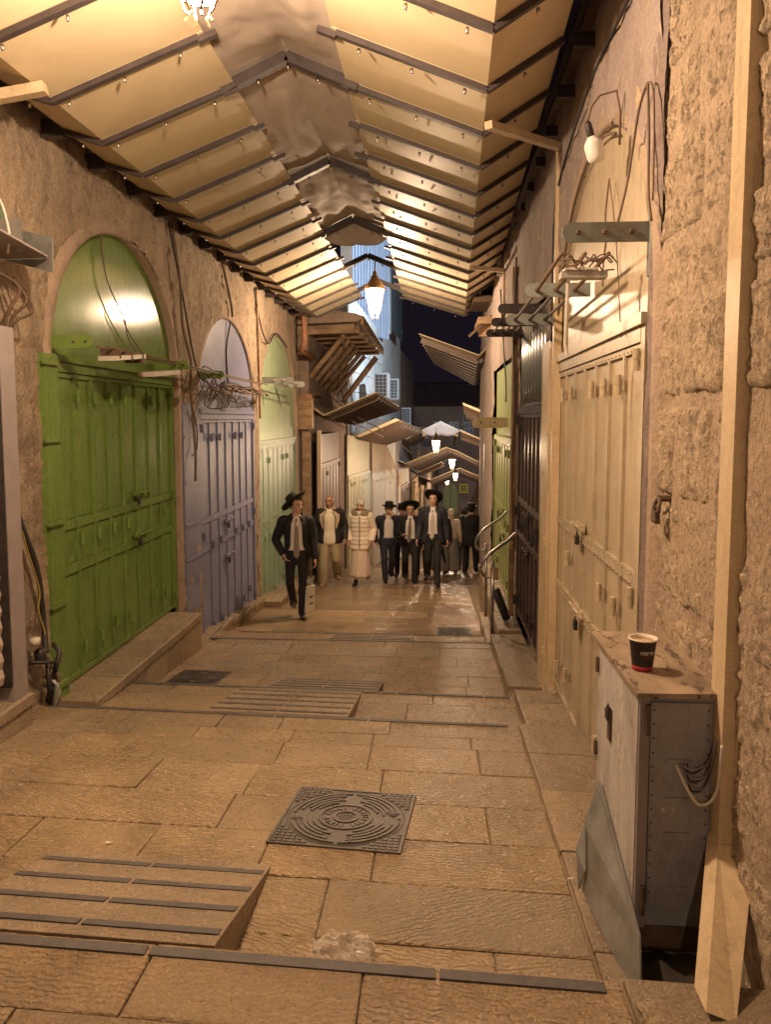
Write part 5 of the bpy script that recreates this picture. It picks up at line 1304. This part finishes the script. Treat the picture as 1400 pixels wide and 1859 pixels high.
def person(label, loc, yaw, H=1.75, group='people walking in the lane', **K):
    g = lambda k, d=None: K.get(k, d)
    s = H / 1.75
    r = thing('person', loc, label, 'person', group, rz=yaw); r.scale = (s, s, s)
    if 'wide' in K: r.scale = (s * K['wide'], s * K['wide'], s)
    part = lambda mb, n, m, sm=True, par=r: mb.build(n, m, par, smooth=sm, local=True)
    J = dict(hipR=(-.09, 0, .90), hipL=(.09, 0, .90), kneeR=(-.105, -.03, .49), kneeL=(.105, -.03, .49), ankR=(-.11, .03, .085), ankL=(.11, .03, .085),
             shR=(-.175, .01, 1.415), shL=(.175, .01, 1.415), elR=(-.235, .05, 1.13), elL=(.235, .05, 1.13), wrR=(-.25, -.04, .89), wrL=(.25, -.04, .89))
    J.update(g('J', {})); J = {k: V(v) for k, v in J.items()}
    skin = g('skin', SKIN)
    HM = Matrix.Translation((0, 0, 1.52)) @ Matrix.Rotation(g('hyaw', 0), 4, 'Z') @ Matrix.Rotation(g('hpitch', 0), 4, 'X') @ Matrix.Rotation(g('hroll', 0), 4, 'Y') @ Matrix.Translation((0, 0, -1.52))
    H3 = HM.to_3x3(); hp = lambda p: HM @ V(p)
    # body: one continuous surface
    b = MB()
    b.rings([((0, 0, z), a * .93, d * .93) for z, a, d in TR], 18)
    for q in 'RL':
        limb(b, [J['sh' + q], J['el' + q], J['wr' + q]], [.056, .040, .027])
        limb(b, [J['hip' + q], J['knee' + q], J['ank' + q]], [.082, .052, .038])
        MF = Matrix.Rotation(g('toe' + q, (-.15 if q == 'R' else .15)), 3, 'Z') @ Matrix.Rotation(g('foot' + q, 0), 3, 'X')
        b.ell(J['ank' + q] + MF @ V((0, -.07, -.045)), (.032, .105, .026), MF)
        d = (J['wr' + q] - J['el' + q]).normalized()
        hk = g('hand' + q, None) or {}
        sx = 1 if q == 'L' else -1
        hand(b, J['wr' + q], hk.get('d', d), hk.get('up', (sx, 0, 0)), hk.get('side', (0, -1, 0)), hk.get('curl', .55))
    b.tube([(0, .012, 1.44), hp((0, .008, 1.56))], [.058, .052], 12)
    b.ell(hp((0, .0, 1.655)), (.073, .092, .095), H3, n=18, m=12)
    b.ell(hp((0, -.022, 1.60)), (.060, .070, .082), H3, n=16, m=10)
    b.ell(hp((0, -.060, 1.553)), (.030, .030, .026), H3)
    b.tube([hp((0, -.080, 1.655)), hp((0, -.094, 1.630)), hp((0, -.106, 1.607)), hp((0, -.090, 1.600))], [.009, .011, .014, .010], 8)
    for sx in (-1, 1):
        b.ell(hp((sx * .076, .012, 1.632)), (.010, .020, .031), H3, n=10, m=7)
        b.ell(hp((sx * .034, -.068, 1.618)), (.022, .020, .020), H3)
        b.ell(hp((sx * .030, -.078, 1.668)), (.024, .012, .008), H3)
    b.ell(hp((0, -.082, 1.578)), (.022, .012, .010), H3)
    body = link('body', fuse(b, .0085, 2), skin, r, True, local=True)
    if not g('back'):
        for sx in (-1, 1):
            part(MB().ell(hp((sx * .030, -.086, 1.647)), (.013, .007, .006), H3), 'eye', EYEM)
            part(MB().tube([hp((sx * .014, -.092, 1.666)), hp((sx * .032, -.092, 1.671)), hp((sx * .050, -.080, 1.664))], .0045, 6), 'eyebrow', g('brow', HAIRB))
        part(MB().tube([hp((-.022, -.090, 1.577)), hp((0, -.096, 1.579)), hp((.022, -.090, 1.577))], [.003, .0055, .003], 6), 'mouth', LIP)
    # hair: cap over skull, open at the face
    hm = g('hair', HAIRB)
    if hm:
        mb = MB(); n, m = 28, 16; vs = []; fs = []; keep = {}
        for i in range(m + 1):
            th = pi * .74 * i / m
            for k in range(n):
                q = 2 * pi * k / n; p = V((.080 * sin(th) * cos(q), .008 + .101 * sin(th) * sin(q), 1.662 + .102 * cos(th)))
                p += .004 * noise.noise_vector(p * 40)
                vs.append(hp(p)); keep[len(vs) - 1] = (th < .30 * pi) or (sin(q) > -.35 and not (th > .62 * pi and sin(q) < .2))
        for i in range(m):
            for k in range(n):
                f = (i * n + k, i * n + (k + 1) % n, (i + 1) * n + (k + 1) % n, (i + 1) * n + k)
                if all(keep[x] for x in f): fs.append(f)
        mb.v = vs; mb.f = fs
        solidify(part(mb, 'hair', hm), .008, 1)
    # legs
    if g('skirt'):
        sm, zh, fl = g('skirt')
        mb = MB(); st = g('step', 0)
        def skf(u, v):
            a = 2 * pi * u; z = 1.0 - (1.0 - zh) * v
            k = v ** .8
            rx = .15 + (.06 + fl) * k; ry = .11 + (.09 + fl) * k
            f = 1 + .05 * k * sin(a * 7 + 2 * v) + .03 * k * sin(a * 11 + 1.3)
            return (rx * f * cos(a), ry * f * sin(a) - st * k * .06, z)
        mb.grid(skf, 64, 14); solidify(part(mb, 'skirt', sm), .008)
    else:
        tm_ = g('trousers', SUIT); mb = MB()
        mb.rings([((0, 0, .78), .12, .105), ((0, 0, .86), .172, .124), ((0, 0, .95), .172, .123), ((0, 0, 1.03), .158, .113)], 18)
        tw_ = g('legw', 1.0)
        for q in 'RL':
            A, B, D = J['hip' + q], J['knee' + q], J['ank' + q]
            limb(mb, [A, B, D + V((0, .0, .0))], [.094 * tw_, .070 * tw_, .062 * tw_], 12)
        link('trousers', fuse(mb, .011, 2), tm_, r, True, local=True)
        part(MB().rings([((0, 0, 1.005), .163, .118), ((0, 0, 1.035), .161, .116)], 24), 'belt', SHOEM)
    for q in 'RL':
        A = J['ank' + q]; tilt = g('foot' + q, 0); M_ = Matrix.Rotation(g('toe' + q, (-.15 if q == 'R' else .15)), 3, 'Z') @ Matrix.Rotation(tilt, 3, 'X')
        mb = MB(); mb.ell(A + M_ @ V((0, -.075, -.040)), (.044, .135, .042), M_, n=14, m=8); mb.ell(A + M_ @ V((0, .0, -.015)), (.045, .055, .065), M_, n=12, m=8)
        mb.box(A + M_ @ V((0, -.07, -.073)), (.076, .23, .018), M_)
        link('shoe', fuse(mb, .011, 2), g('shoes', SHOEM), r, True, local=True)
    # shirt
    shm = g('shirt', None)
    if shm:
        zb_ = g('shirt_z', 1.0); mb = MB()
        R_ = [((0, 0, z), tor(z)[0] + (.008 if z < 1.40 else -.006) + (.012 if z < 1.02 else 0), tor(z)[1] + (.010 if z < 1.40 else .0) + (.012 if z < 1.02 else 0)) for z in [zb_ + (1.49 - zb_) * i / 14 for i in range(15)]]
        mb.rings(R_, 28); 
        for q in 'RL': mb.ell(J['sh' + q] * .9 + V((0, 0, .135)) , (.06, .06, .05))
        part(mb, 'shirt', shm)
        mb = MB()
        for sx in (-1, 1): mb.prism([(sx * .004, -.078, 1.462), (sx * .060, -.050, 1.497), (sx * .066, -.078, 1.455), (sx * .036, -.100, 1.425)], (0, -.008, .002))
        mb.lathe([(.066, 1.455), (.061, 1.50)], (0, .006, 0), 24, cap=False)
        part(mb, 'collar', shm, False)
        pk = MB(); pk.prism([(-.014, -.0, zb_ + .01), (.014, 0, zb_ + .01), (.012, .0, 1.44), (-.012, 0, 1.44)], (0, -.004, 0))
        pk.v = [(x, y - tor(z)[1] - .020 - (.012 if z < 1.02 else 0), z) for x, y, z in pk.v]
    if g('tie'):
        mb = MB(); zs = [1.455, 1.43, 1.36, 1.25, 1.12, 1.03, g('tie_z', .97), g('tie_z', .97) - .045]; ws = [.017, .014, .022, .030, .036, .040, .040, .002]
        vs = []; 
        for z, w_ in zip(zs, ws):
            y = -(tor(max(z, 1.02))[1] + .034); 
            if z > 1.42: y = -.100
            sw = g('tie_sw', 0) * (1.455 - z)
            vs += [(-w_ + sw, y, z), (sw, y - .008, z), (w_ + sw, y, z)]
        fs = [(i * 3 + k, i * 3 + k + 1, i * 3 + 4 + k, i * 3 + 3 + k) for i in range(len(zs) - 1) for k in range(2)]
        solidify(part(mb.add(vs, fs), 'tie', g('tie'), False), .006)
    # jacket or coat
    jm_ = g('jacket')
    if jm_:
        zh = g('hem', .80); gap = g('gap', (24, 30, 36, 44)); thick = g('thick', .028)
        mb = MB()
        def jf(u, v):
            z = zh + (1.492 - zh) * v
            gg = gap[3] + (gap[2] - gap[3]) * min(1, v / .33) if v < .33 else (gap[2] + (gap[1] - gap[2]) * (v - .33) / .33 if v < .66 else gap[1] + (gap[0] - gap[1]) * (v - .66) / .34)
            a0 = radians(-90 + gg); a = a0 + (2 * pi - 2 * radians(gg)) * u
            A, D = tor(max(z, .84)); fl = max(0, 1.0 - z) * .10
            pf = 0
            if g('puffer'): pf = .009 * abs(sin((z - zh) * 36))
            wob = .006 * fbm((a * 1.2, z * 5, s * 9), 3)
            if v > .8: A += .012; 
            return ((A + thick + fl + pf + wob) * cos(a), (D + thick + fl + pf + wob) * sin(a) + .004, z + (.03 * max(0, sin(a)) if v > .97 else 0))
        mb.grid(jf, 56, 64 if g('puffer') else 22)
        jk = part(mb, 'jacket' if not g('puffer') else 'coat', jm_); solidify(jk, .016, -1)
        sl_ = MB()
        for q in 'RL':
            sh, el, wr = J['sh' + q], J['el' + q], J['wr' + q]
            wr2 = el.lerp(wr, .94)
            limb(sl_, [sh * .62 + V((0, 0, .55)), sh + V((0, 0, .0)), sh.lerp(el, .4), el, wr2], [.070, .083 + thick * .2, .070 + thick * .3, .058 + thick * .3, .046 + thick * .25], 14)
            if g('puffer'):
                for i in range(9):
                    p = sh.lerp(el, i / 4) if i <= 4 else el.lerp(wr2, (i - 4) / 4.2); sl_.ell(p, (.078, .078, .042))
        sl_.rings([((0, .0, z), tor(z)[0] * .93, tor(z)[1] * .8) for z in (1.2, 1.3, 1.38, 1.44)], 18)
        link('sleeves', fuse(sl_, .011, 3), jm_, r, True, local=True)
        if not g('puffer') and not g('back'):
            lp = MB()
            for sx in (-1, 1):
                pts = []
                for (z, gg, wd) in ((1.47, gap[0], .012), (1.36, gap[1] - 1, .055), (1.26, gap[1] + 1, .045), (1.12, gap[2], .008)):
                    a = radians(-90 + gg); A, D = tor(z); p = V(((A + thick + .012) * cos(a), (D + thick + .014) * sin(a), z)); q2 = V(((A + thick + .016) * cos(a + wd * 7), (D + thick + .018) * sin(a + wd * 7), z + wd * .5))
                    pts.append((V((sx * p.x, p.y, p.z)), V((sx * q2.x, q2.y, q2.z))))
                vs = [x for pr in pts for x in pr]; lp.add(vs, [(0, 1, 3, 2), (2, 3, 5, 4), (4, 5, 7, 6)])
            solidify(part(lp, 'lapel', g('lapel', jm_), False), .006)
    if g('hat'):
        tb, bw, tz = g('hat')
        M4 = HM @ Matrix.Translation((0, .012 + .05 * min(1, -tb), 1.700 - .01 * min(1, -tb))) @ Matrix.Rotation(tb, 4, 'X') @ Matrix.Rotation(tz, 4, 'Y')
        vs = []; mb = MB(); n = 40
        prof_ = [(.093, .0), (.094, .05), (.090, .095), (.078, .118), (.045, .112), (.003, .106)]
        brim = [(.094, .0), (bw * .75, -.006), (bw * .95, .004), (bw, .022), (bw * .985, .026), (bw * .93, .012), (bw * .75, .003), (.095, .008)]
        fn = lambda rr, z, q: M4 @ V((rr * .93 * cos(q), rr * 1.08 * sin(q), z + (.012 * cos(2 * q) * (rr / bw) ** 2 if rr > .1 else 0)))
        for pf_ in (brim + prof_,):
            vs = [fn(rr, z, 2 * pi * k / n) for rr, z in pf_ for k in range(n)]
            fs = [(i * n + k, i * n + (k + 1) % n, (i + 1) * n + (k + 1) % n, (i + 1) * n + k) for i in range(len(pf_) - 1) for k in range(n)]
            mb.add(vs, fs)
        ht = part(mb, 'hat', FELT)
        bd_ = MB(); vs = [fn(rr, z, 2 * pi * k / n) for rr, z in ((.0955, .012), (.0962, .036)) for k in range(n)]
        solidify(part(bd_.add(vs, [(k, (k + 1) % n, n + (k + 1) % n, n + k) for k in range(n)]), 'hat_band', SUIT, True, ht), .002)
    return r, J, part, hp, H3
PZ = lambda x, y: gz(x, y) + .012
# 1 leftmost young man, hand in pocket, looking to his left
p1 = person('young man in a black suit, beige tie and tilted wide hat, walking alone leftmost', (-2.02, 11.1, PZ(-2.02, 11.1)), radians(10), 1.77, shirt=SHIRT, tie=TIEM, tie_z=.93, jacket=SUIT, gap=(20, 26, 33, 60), hem=.86, hat=(radians(-40), .215, radians(-16)), hyaw=radians(42), hpitch=radians(2),
    wide=1.0, legw=.92, J=dict(shR=(-.185, .01, 1.41), elR=(-.30, .09, 1.13), wrR=(-.20, -.03, .94), elL=(.235, .04, 1.13), wrL=(.265, -.03, .87), kneeR=(-.10, -.05, .52), ankR=(-.05, .22, .16), kneeL=(.085, -.05, .49), ankL=(.07, -.10, .085)), footR=radians(-28), footL=0)
bag = thing('carrier_bag', (-1.86, 11.0, PZ(-1.8, 11) + .3), 'flat white paper bag held at the side of the leftmost walker', 'bag')
MB().prism([(-1.835, 10.94, -2.44), (-1.745, 11.09, -2.44), (-1.765, 11.10, -2.80), (-1.86, 10.94, -2.82)], (-.03, .02, 0)).build('sack', WHITEP, bag)
MB().tube([(-1.82, 10.95, -2.44), (-1.79, 11.0, -2.39), (-1.76, 11.06, -2.44)], .004, 5).build('handle', WHITEP, bag)
for z_ in (-2.58, -2.68): MB().prism([(-1.811, 10.985, z_), (-1.778, 11.04, z_), (-1.781, 11.041, z_ - .03), (-1.815, 10.986, z_ - .03)], (.004, -.004, 0)).build('print', CABB, bag)
# 2 bald man
p2 = person('bald man in a dark jacket with pale lining over a long cream shirt', (-2.06, 15.0, PZ(-2.06, 15.0)), radians(4), 1.78, skin=SKIN2, hair=None, shirt=CRSH, shirt_z=.80, jacket=SUIT, lapel=FLEECE, gap=(24, 30, 32, 31), hem=.84, thick=.045, trousers=KHAKI, legw=1.18, shoes=SHOEB, hyaw=radians(-14), hpitch=radians(4), wide=1.1,
    J=dict(kneeR=(-.10, -.12, .50), ankR=(-.11, -.14, .085), kneeL=(.11, -.08, .51), ankL=(.12, .20, .13), wrL=(.27, -.12, .93), elL=(.26, .05, 1.14)), footL=radians(-20))
mb = MB(); mb.grid(lambda u, v: ((.085 + .07 * v) * cos(-pi / 2 + .55 + u * (2 * pi - 1.1)), .015 + (.085 + .035 * v) * sin(-pi / 2 + .55 + u * (2 * pi - 1.1)), 1.525 - .085 * v * (1 + .5 * abs(cos(pi * u))) + .01 * sin(u * 30)), 40, 6)
solidify(p2[2](mb, 'hood', FLEECE), .02)
# 3 woman in puffer coat
p3 = person('woman in a cream quilted coat with fur collar and long beige skirt, head covered', (-1.47, 15.15, PZ(-1.47, 15.15)), radians(-2), 1.70, skin=SKIN, hair=None, skirt=(SKIRTM, .17, .0), step=1, jacket=PUFF, puffer=True, gap=(3, 1, 1, 1), hem=.74, thick=.048, hpitch=radians(10), hyaw=radians(-6), brow=CABB,
    J=dict(elR=(-.26, .05, 1.13), wrR=(-.235, -.10, .92), elL=(.27, .05, 1.13), wrL=(.235, -.10, .92), kneeR=(-.08, -.04, .48), ankR=(-.08, -.12, .085), kneeL=(.09, 0, .5), ankL=(.12, .20, .15)), footL=radians(-25))
hp3, H33 = p3[3], p3[4]
mb = MB()
mb.ell(hp3((0, .022, 1.695)), (.094, .100, .085), H33, n=22, m=14); mb.ell(hp3((.01, .085, 1.70)), (.065, .06, .06), H33)
for k in range(4): mb.tube([hp3((-.085 + .01 * k, -.045 + .01 * k, 1.665 + .025 * k)), hp3((0, -.085 + .02 * k, 1.705 + .025 * k)), hp3((.085 - .01 * k, -.045 + .01 * k, 1.665 + .025 * k))], .016, 7)
link('head_scarf', fuse(mb, .008, 2), SCARF, p3[0], True, local=True)
mb = MB(); rn = random.Random(5)
for k in range(44):
    a = -pi / 2 + .35 + (2 * pi - .7) * k / 43
    mb.ell(((.150 + rn.uniform(-.01, .02)) * cos(a), .02 + (.118 + rn.uniform(-.01, .02)) * sin(a), 1.475 + .02 * sin(a) + rn.uniform(-.02, .02)), (.05, .05, .05), n=8, m=6)
fm = fuse(mb, .012, 1)
rn = random.Random(6)
for v in fm.vertices: v.co += V((rn.uniform(-1, 1), rn.uniform(-1, 1), rn.uniform(-1, 1))) * .007
link('fur_collar', fm, FURM, p3[0], False, local=True)
mb = MB(); mb.rings([((0, -.01, 1.47), .085, .085), ((0, -.012, 1.50), .082, .080), ((0, -.012, 1.515), .078, .076)], 24, cap=False); solidify(p3[2](mb, 'neck_scarf', SHIRT), .02)
mb = MB(); mb.beam((0, -.196, .77), (0, -.172, 1.42), .012, .014, up=(0, 1, 0)); p3[2](mb, 'zip', CABB, False)
# 4 young man rubbing his face
p4 = person('young man in a navy suit and hat rubbing his eye with one hand', (-1.03, 16.9, PZ(-1.03, 16.9)), radians(14), 1.72, shirt=SHIRT, jacket=NAVY, trousers=NAVY, gap=(24, 32, 36, 52), hem=.84, hat=(radians(-8), .165, radians(-6)), hpitch=radians(10), hroll=radians(8), wide=1.08,
    J=dict(elL=(.27, -.12, 1.20), wrL=(.10, -.17, 1.50), elR=(-.27, .08, 1.14), wrR=(-.24, .05, .90), kneeL=(.09, .0, .49), ankL=(.10, .20, .13), kneeR=(-.10, -.14, .51), ankR=(-.08, -.16, .085)), footL=radians(-20), handL=dict(d=(-.55, .1, .85), up=(.3, -.9, .2), side=(-.7, 0, -.4), curl=.35))
# 5 young man with a phone
p5 = person('young man in a black suit and round hat holding a phone at his waist', (-.52, 16.4, PZ(-.52, 16.4)), radians(2), 1.72, shirt=SHIRT, tie=TIEG, tie_sw=-.05, jacket=SUIT, gap=(22, 30, 36, 56), hem=.84, hat=(radians(-46), .205, radians(-4)), hpitch=radians(6), wide=1.08,
    J=dict(elR=(-.26, .0, 1.13), wrR=(-.14, -.25, 1.10), elL=(.26, .06, 1.13), wrL=(.27, -.02, .88), kneeL=(.10, -.16, .51), ankL=(.09, -.20, .085), kneeR=(-.10, -.02, .50), ankR=(-.11, .24, .15)), footR=radians(-24), handR=dict(d=(.25, -.9, .1), up=(-.2, 0, -1), side=(-.9, -.3, 0), curl=.6))
ph = thing('mobile_phone', (-.64, 16.06, PZ(-.5, 16.4) + 1.10), 'small dark phone in the hand of the middle hat wearer', 'phone')
MB().box((-.62, 16.05, PZ(-.5, 16.4) + 1.105), (.07, .14, .010), Matrix.Rotation(radians(-25), 3, 'X')).build('case', SHOEM, ph)
MB().box((-.62, 16.046, PZ(-.5, 16.4) + 1.1118), (.062, .125, .002), Matrix.Rotation(radians(-25), 3, 'X')).build('screen', WINP, ph)
# 6 tall young man in front
p6 = person('tallest young man in a dark suit with pale loose tie, rightmost of those approaching', (-.03, 15.1, PZ(-.03, 15.1)), radians(-2), 1.83, shirt=SHIRT, tie=TIEP, tie_z=.95, tie_sw=-.03, jacket=NAVY, gap=(20, 25, 30, 44), hem=.82, hat=(radians(-40), .195, radians(8)), hpitch=radians(-2), hyaw=radians(-6),
    J=dict(kneeL=(.09, -.17, .51), ankL=(.10, -.26, .085), kneeR=(-.09, -.04, .50), ankR=(-.11, .26, .16), elR=(-.25, .05, 1.13), wrR=(-.29, -.10, .90), wrL=(.27, .02, .89)), footR=radians(-26))
# 7 half hidden behind
person('man in a dark suit and hat half hidden behind the one rubbing his eye', (-.78, 18.2, PZ(-.78, 18.2)), radians(0), 1.70, shirt=SHIRT, jacket=SUIT, hat=(radians(-8), .165, 0), hpitch=radians(12))
person('man in a dark suit mostly hidden between the middle and tallest hat wearers', (-.30, 18.0, PZ(-.30, 18.0)), radians(-10), 1.64, shirt=SHIRT, jacket=SUIT, hpitch=radians(14), hyaw=radians(-25))
# 8 dark haired and light topped women seen from behind
pw = person('woman in a pale blouse and long grey skirt walking away, hair covered', (.42, 19.3, PZ(.42, 19.3)), radians(172), 1.62, back=True, hair=None, skirt=(SKIRTG, .12, .06), step=-1, jacket=CRSH, gap=(2, 2, 2, 2), hem=.98, thick=.016)
mb = MB(); mb.ell(pw[3]((0, .022, 1.69)), (.098, .104, .095), n=20, m=12); mb.ell(pw[3]((0, .09, 1.64)), (.08, .06, .08)); mb.rings([((0, .02, 1.46), .09, .085), ((0, .03, 1.56), .08, .085)], 16)
link('head_scarf', fuse(mb, .01, 2), CRSH, pw[0], True, local=True)
pd = person('dark haired person walking away beside the woman in the grey skirt', (.14, 19.0, PZ(.14, 19.0)), radians(185), 1.66, back=True, skirt=(SKIRTG, .12, .05), jacket=SUIT, gap=(2, 2, 2, 2), hem=.8)
mb = MB(); mb.ell(pd[3]((0, .05, 1.62)), (.09, .075, .15), n=18, m=12); mb.ell(pd[3]((0, .075, 1.48)), (.085, .05, .13)); link('long_hair', fuse(mb, .01, 1), HAIRB, pd[0], True, local=True)
um = thing('umbrella', (.30, 18.8, PZ(.3, 18.8) + .75), 'closed black umbrella hanging beside the grey skirt', 'umbrella')
zb = PZ(.3, 18.8) + .30
MB().lathe([(.006, 0), (.02, .05), (.045, .32), (.05, .40), (.012, .46)], (.27, 18.75, zb), 12, Matrix.Rotation(radians(-14), 3, 'Y')).build('canopy', SUIT, um, smooth=True)
MB().tube([V((.27, 18.75, zb)) + Matrix.Rotation(radians(-14), 3, 'Y') @ V((0, 0, q)) for q in (.44, .60)], .007, 6).build('handle', WOOD, um)
# 9 man from behind in black coat
person('man in a long black coat and hat seen from behind on the right', (.93, 19.6, PZ(.93, 19.6)), radians(178), 1.74, back=True, jacket=SUIT, gap=(2, 2, 2, 2), hem=.72, thick=.05, hat=(radians(0), .155, 0), wide=1.22,
    J=dict(elL=(.30, -.02, 1.14), wrL=(.26, -.16, .95), elR=(-.30, .02, 1.14), ankR=(-.12, -.10, .085), ankL=(.12, .10, .09)))
person('man in black far behind the pale blouse, seen from the back', (.86, 22.6, PZ(.86, 22.6)), radians(180), 1.74, back=True, jacket=SUIT, gap=(2, 2, 2, 2), hem=.74, hat=(radians(0), .15, 0))
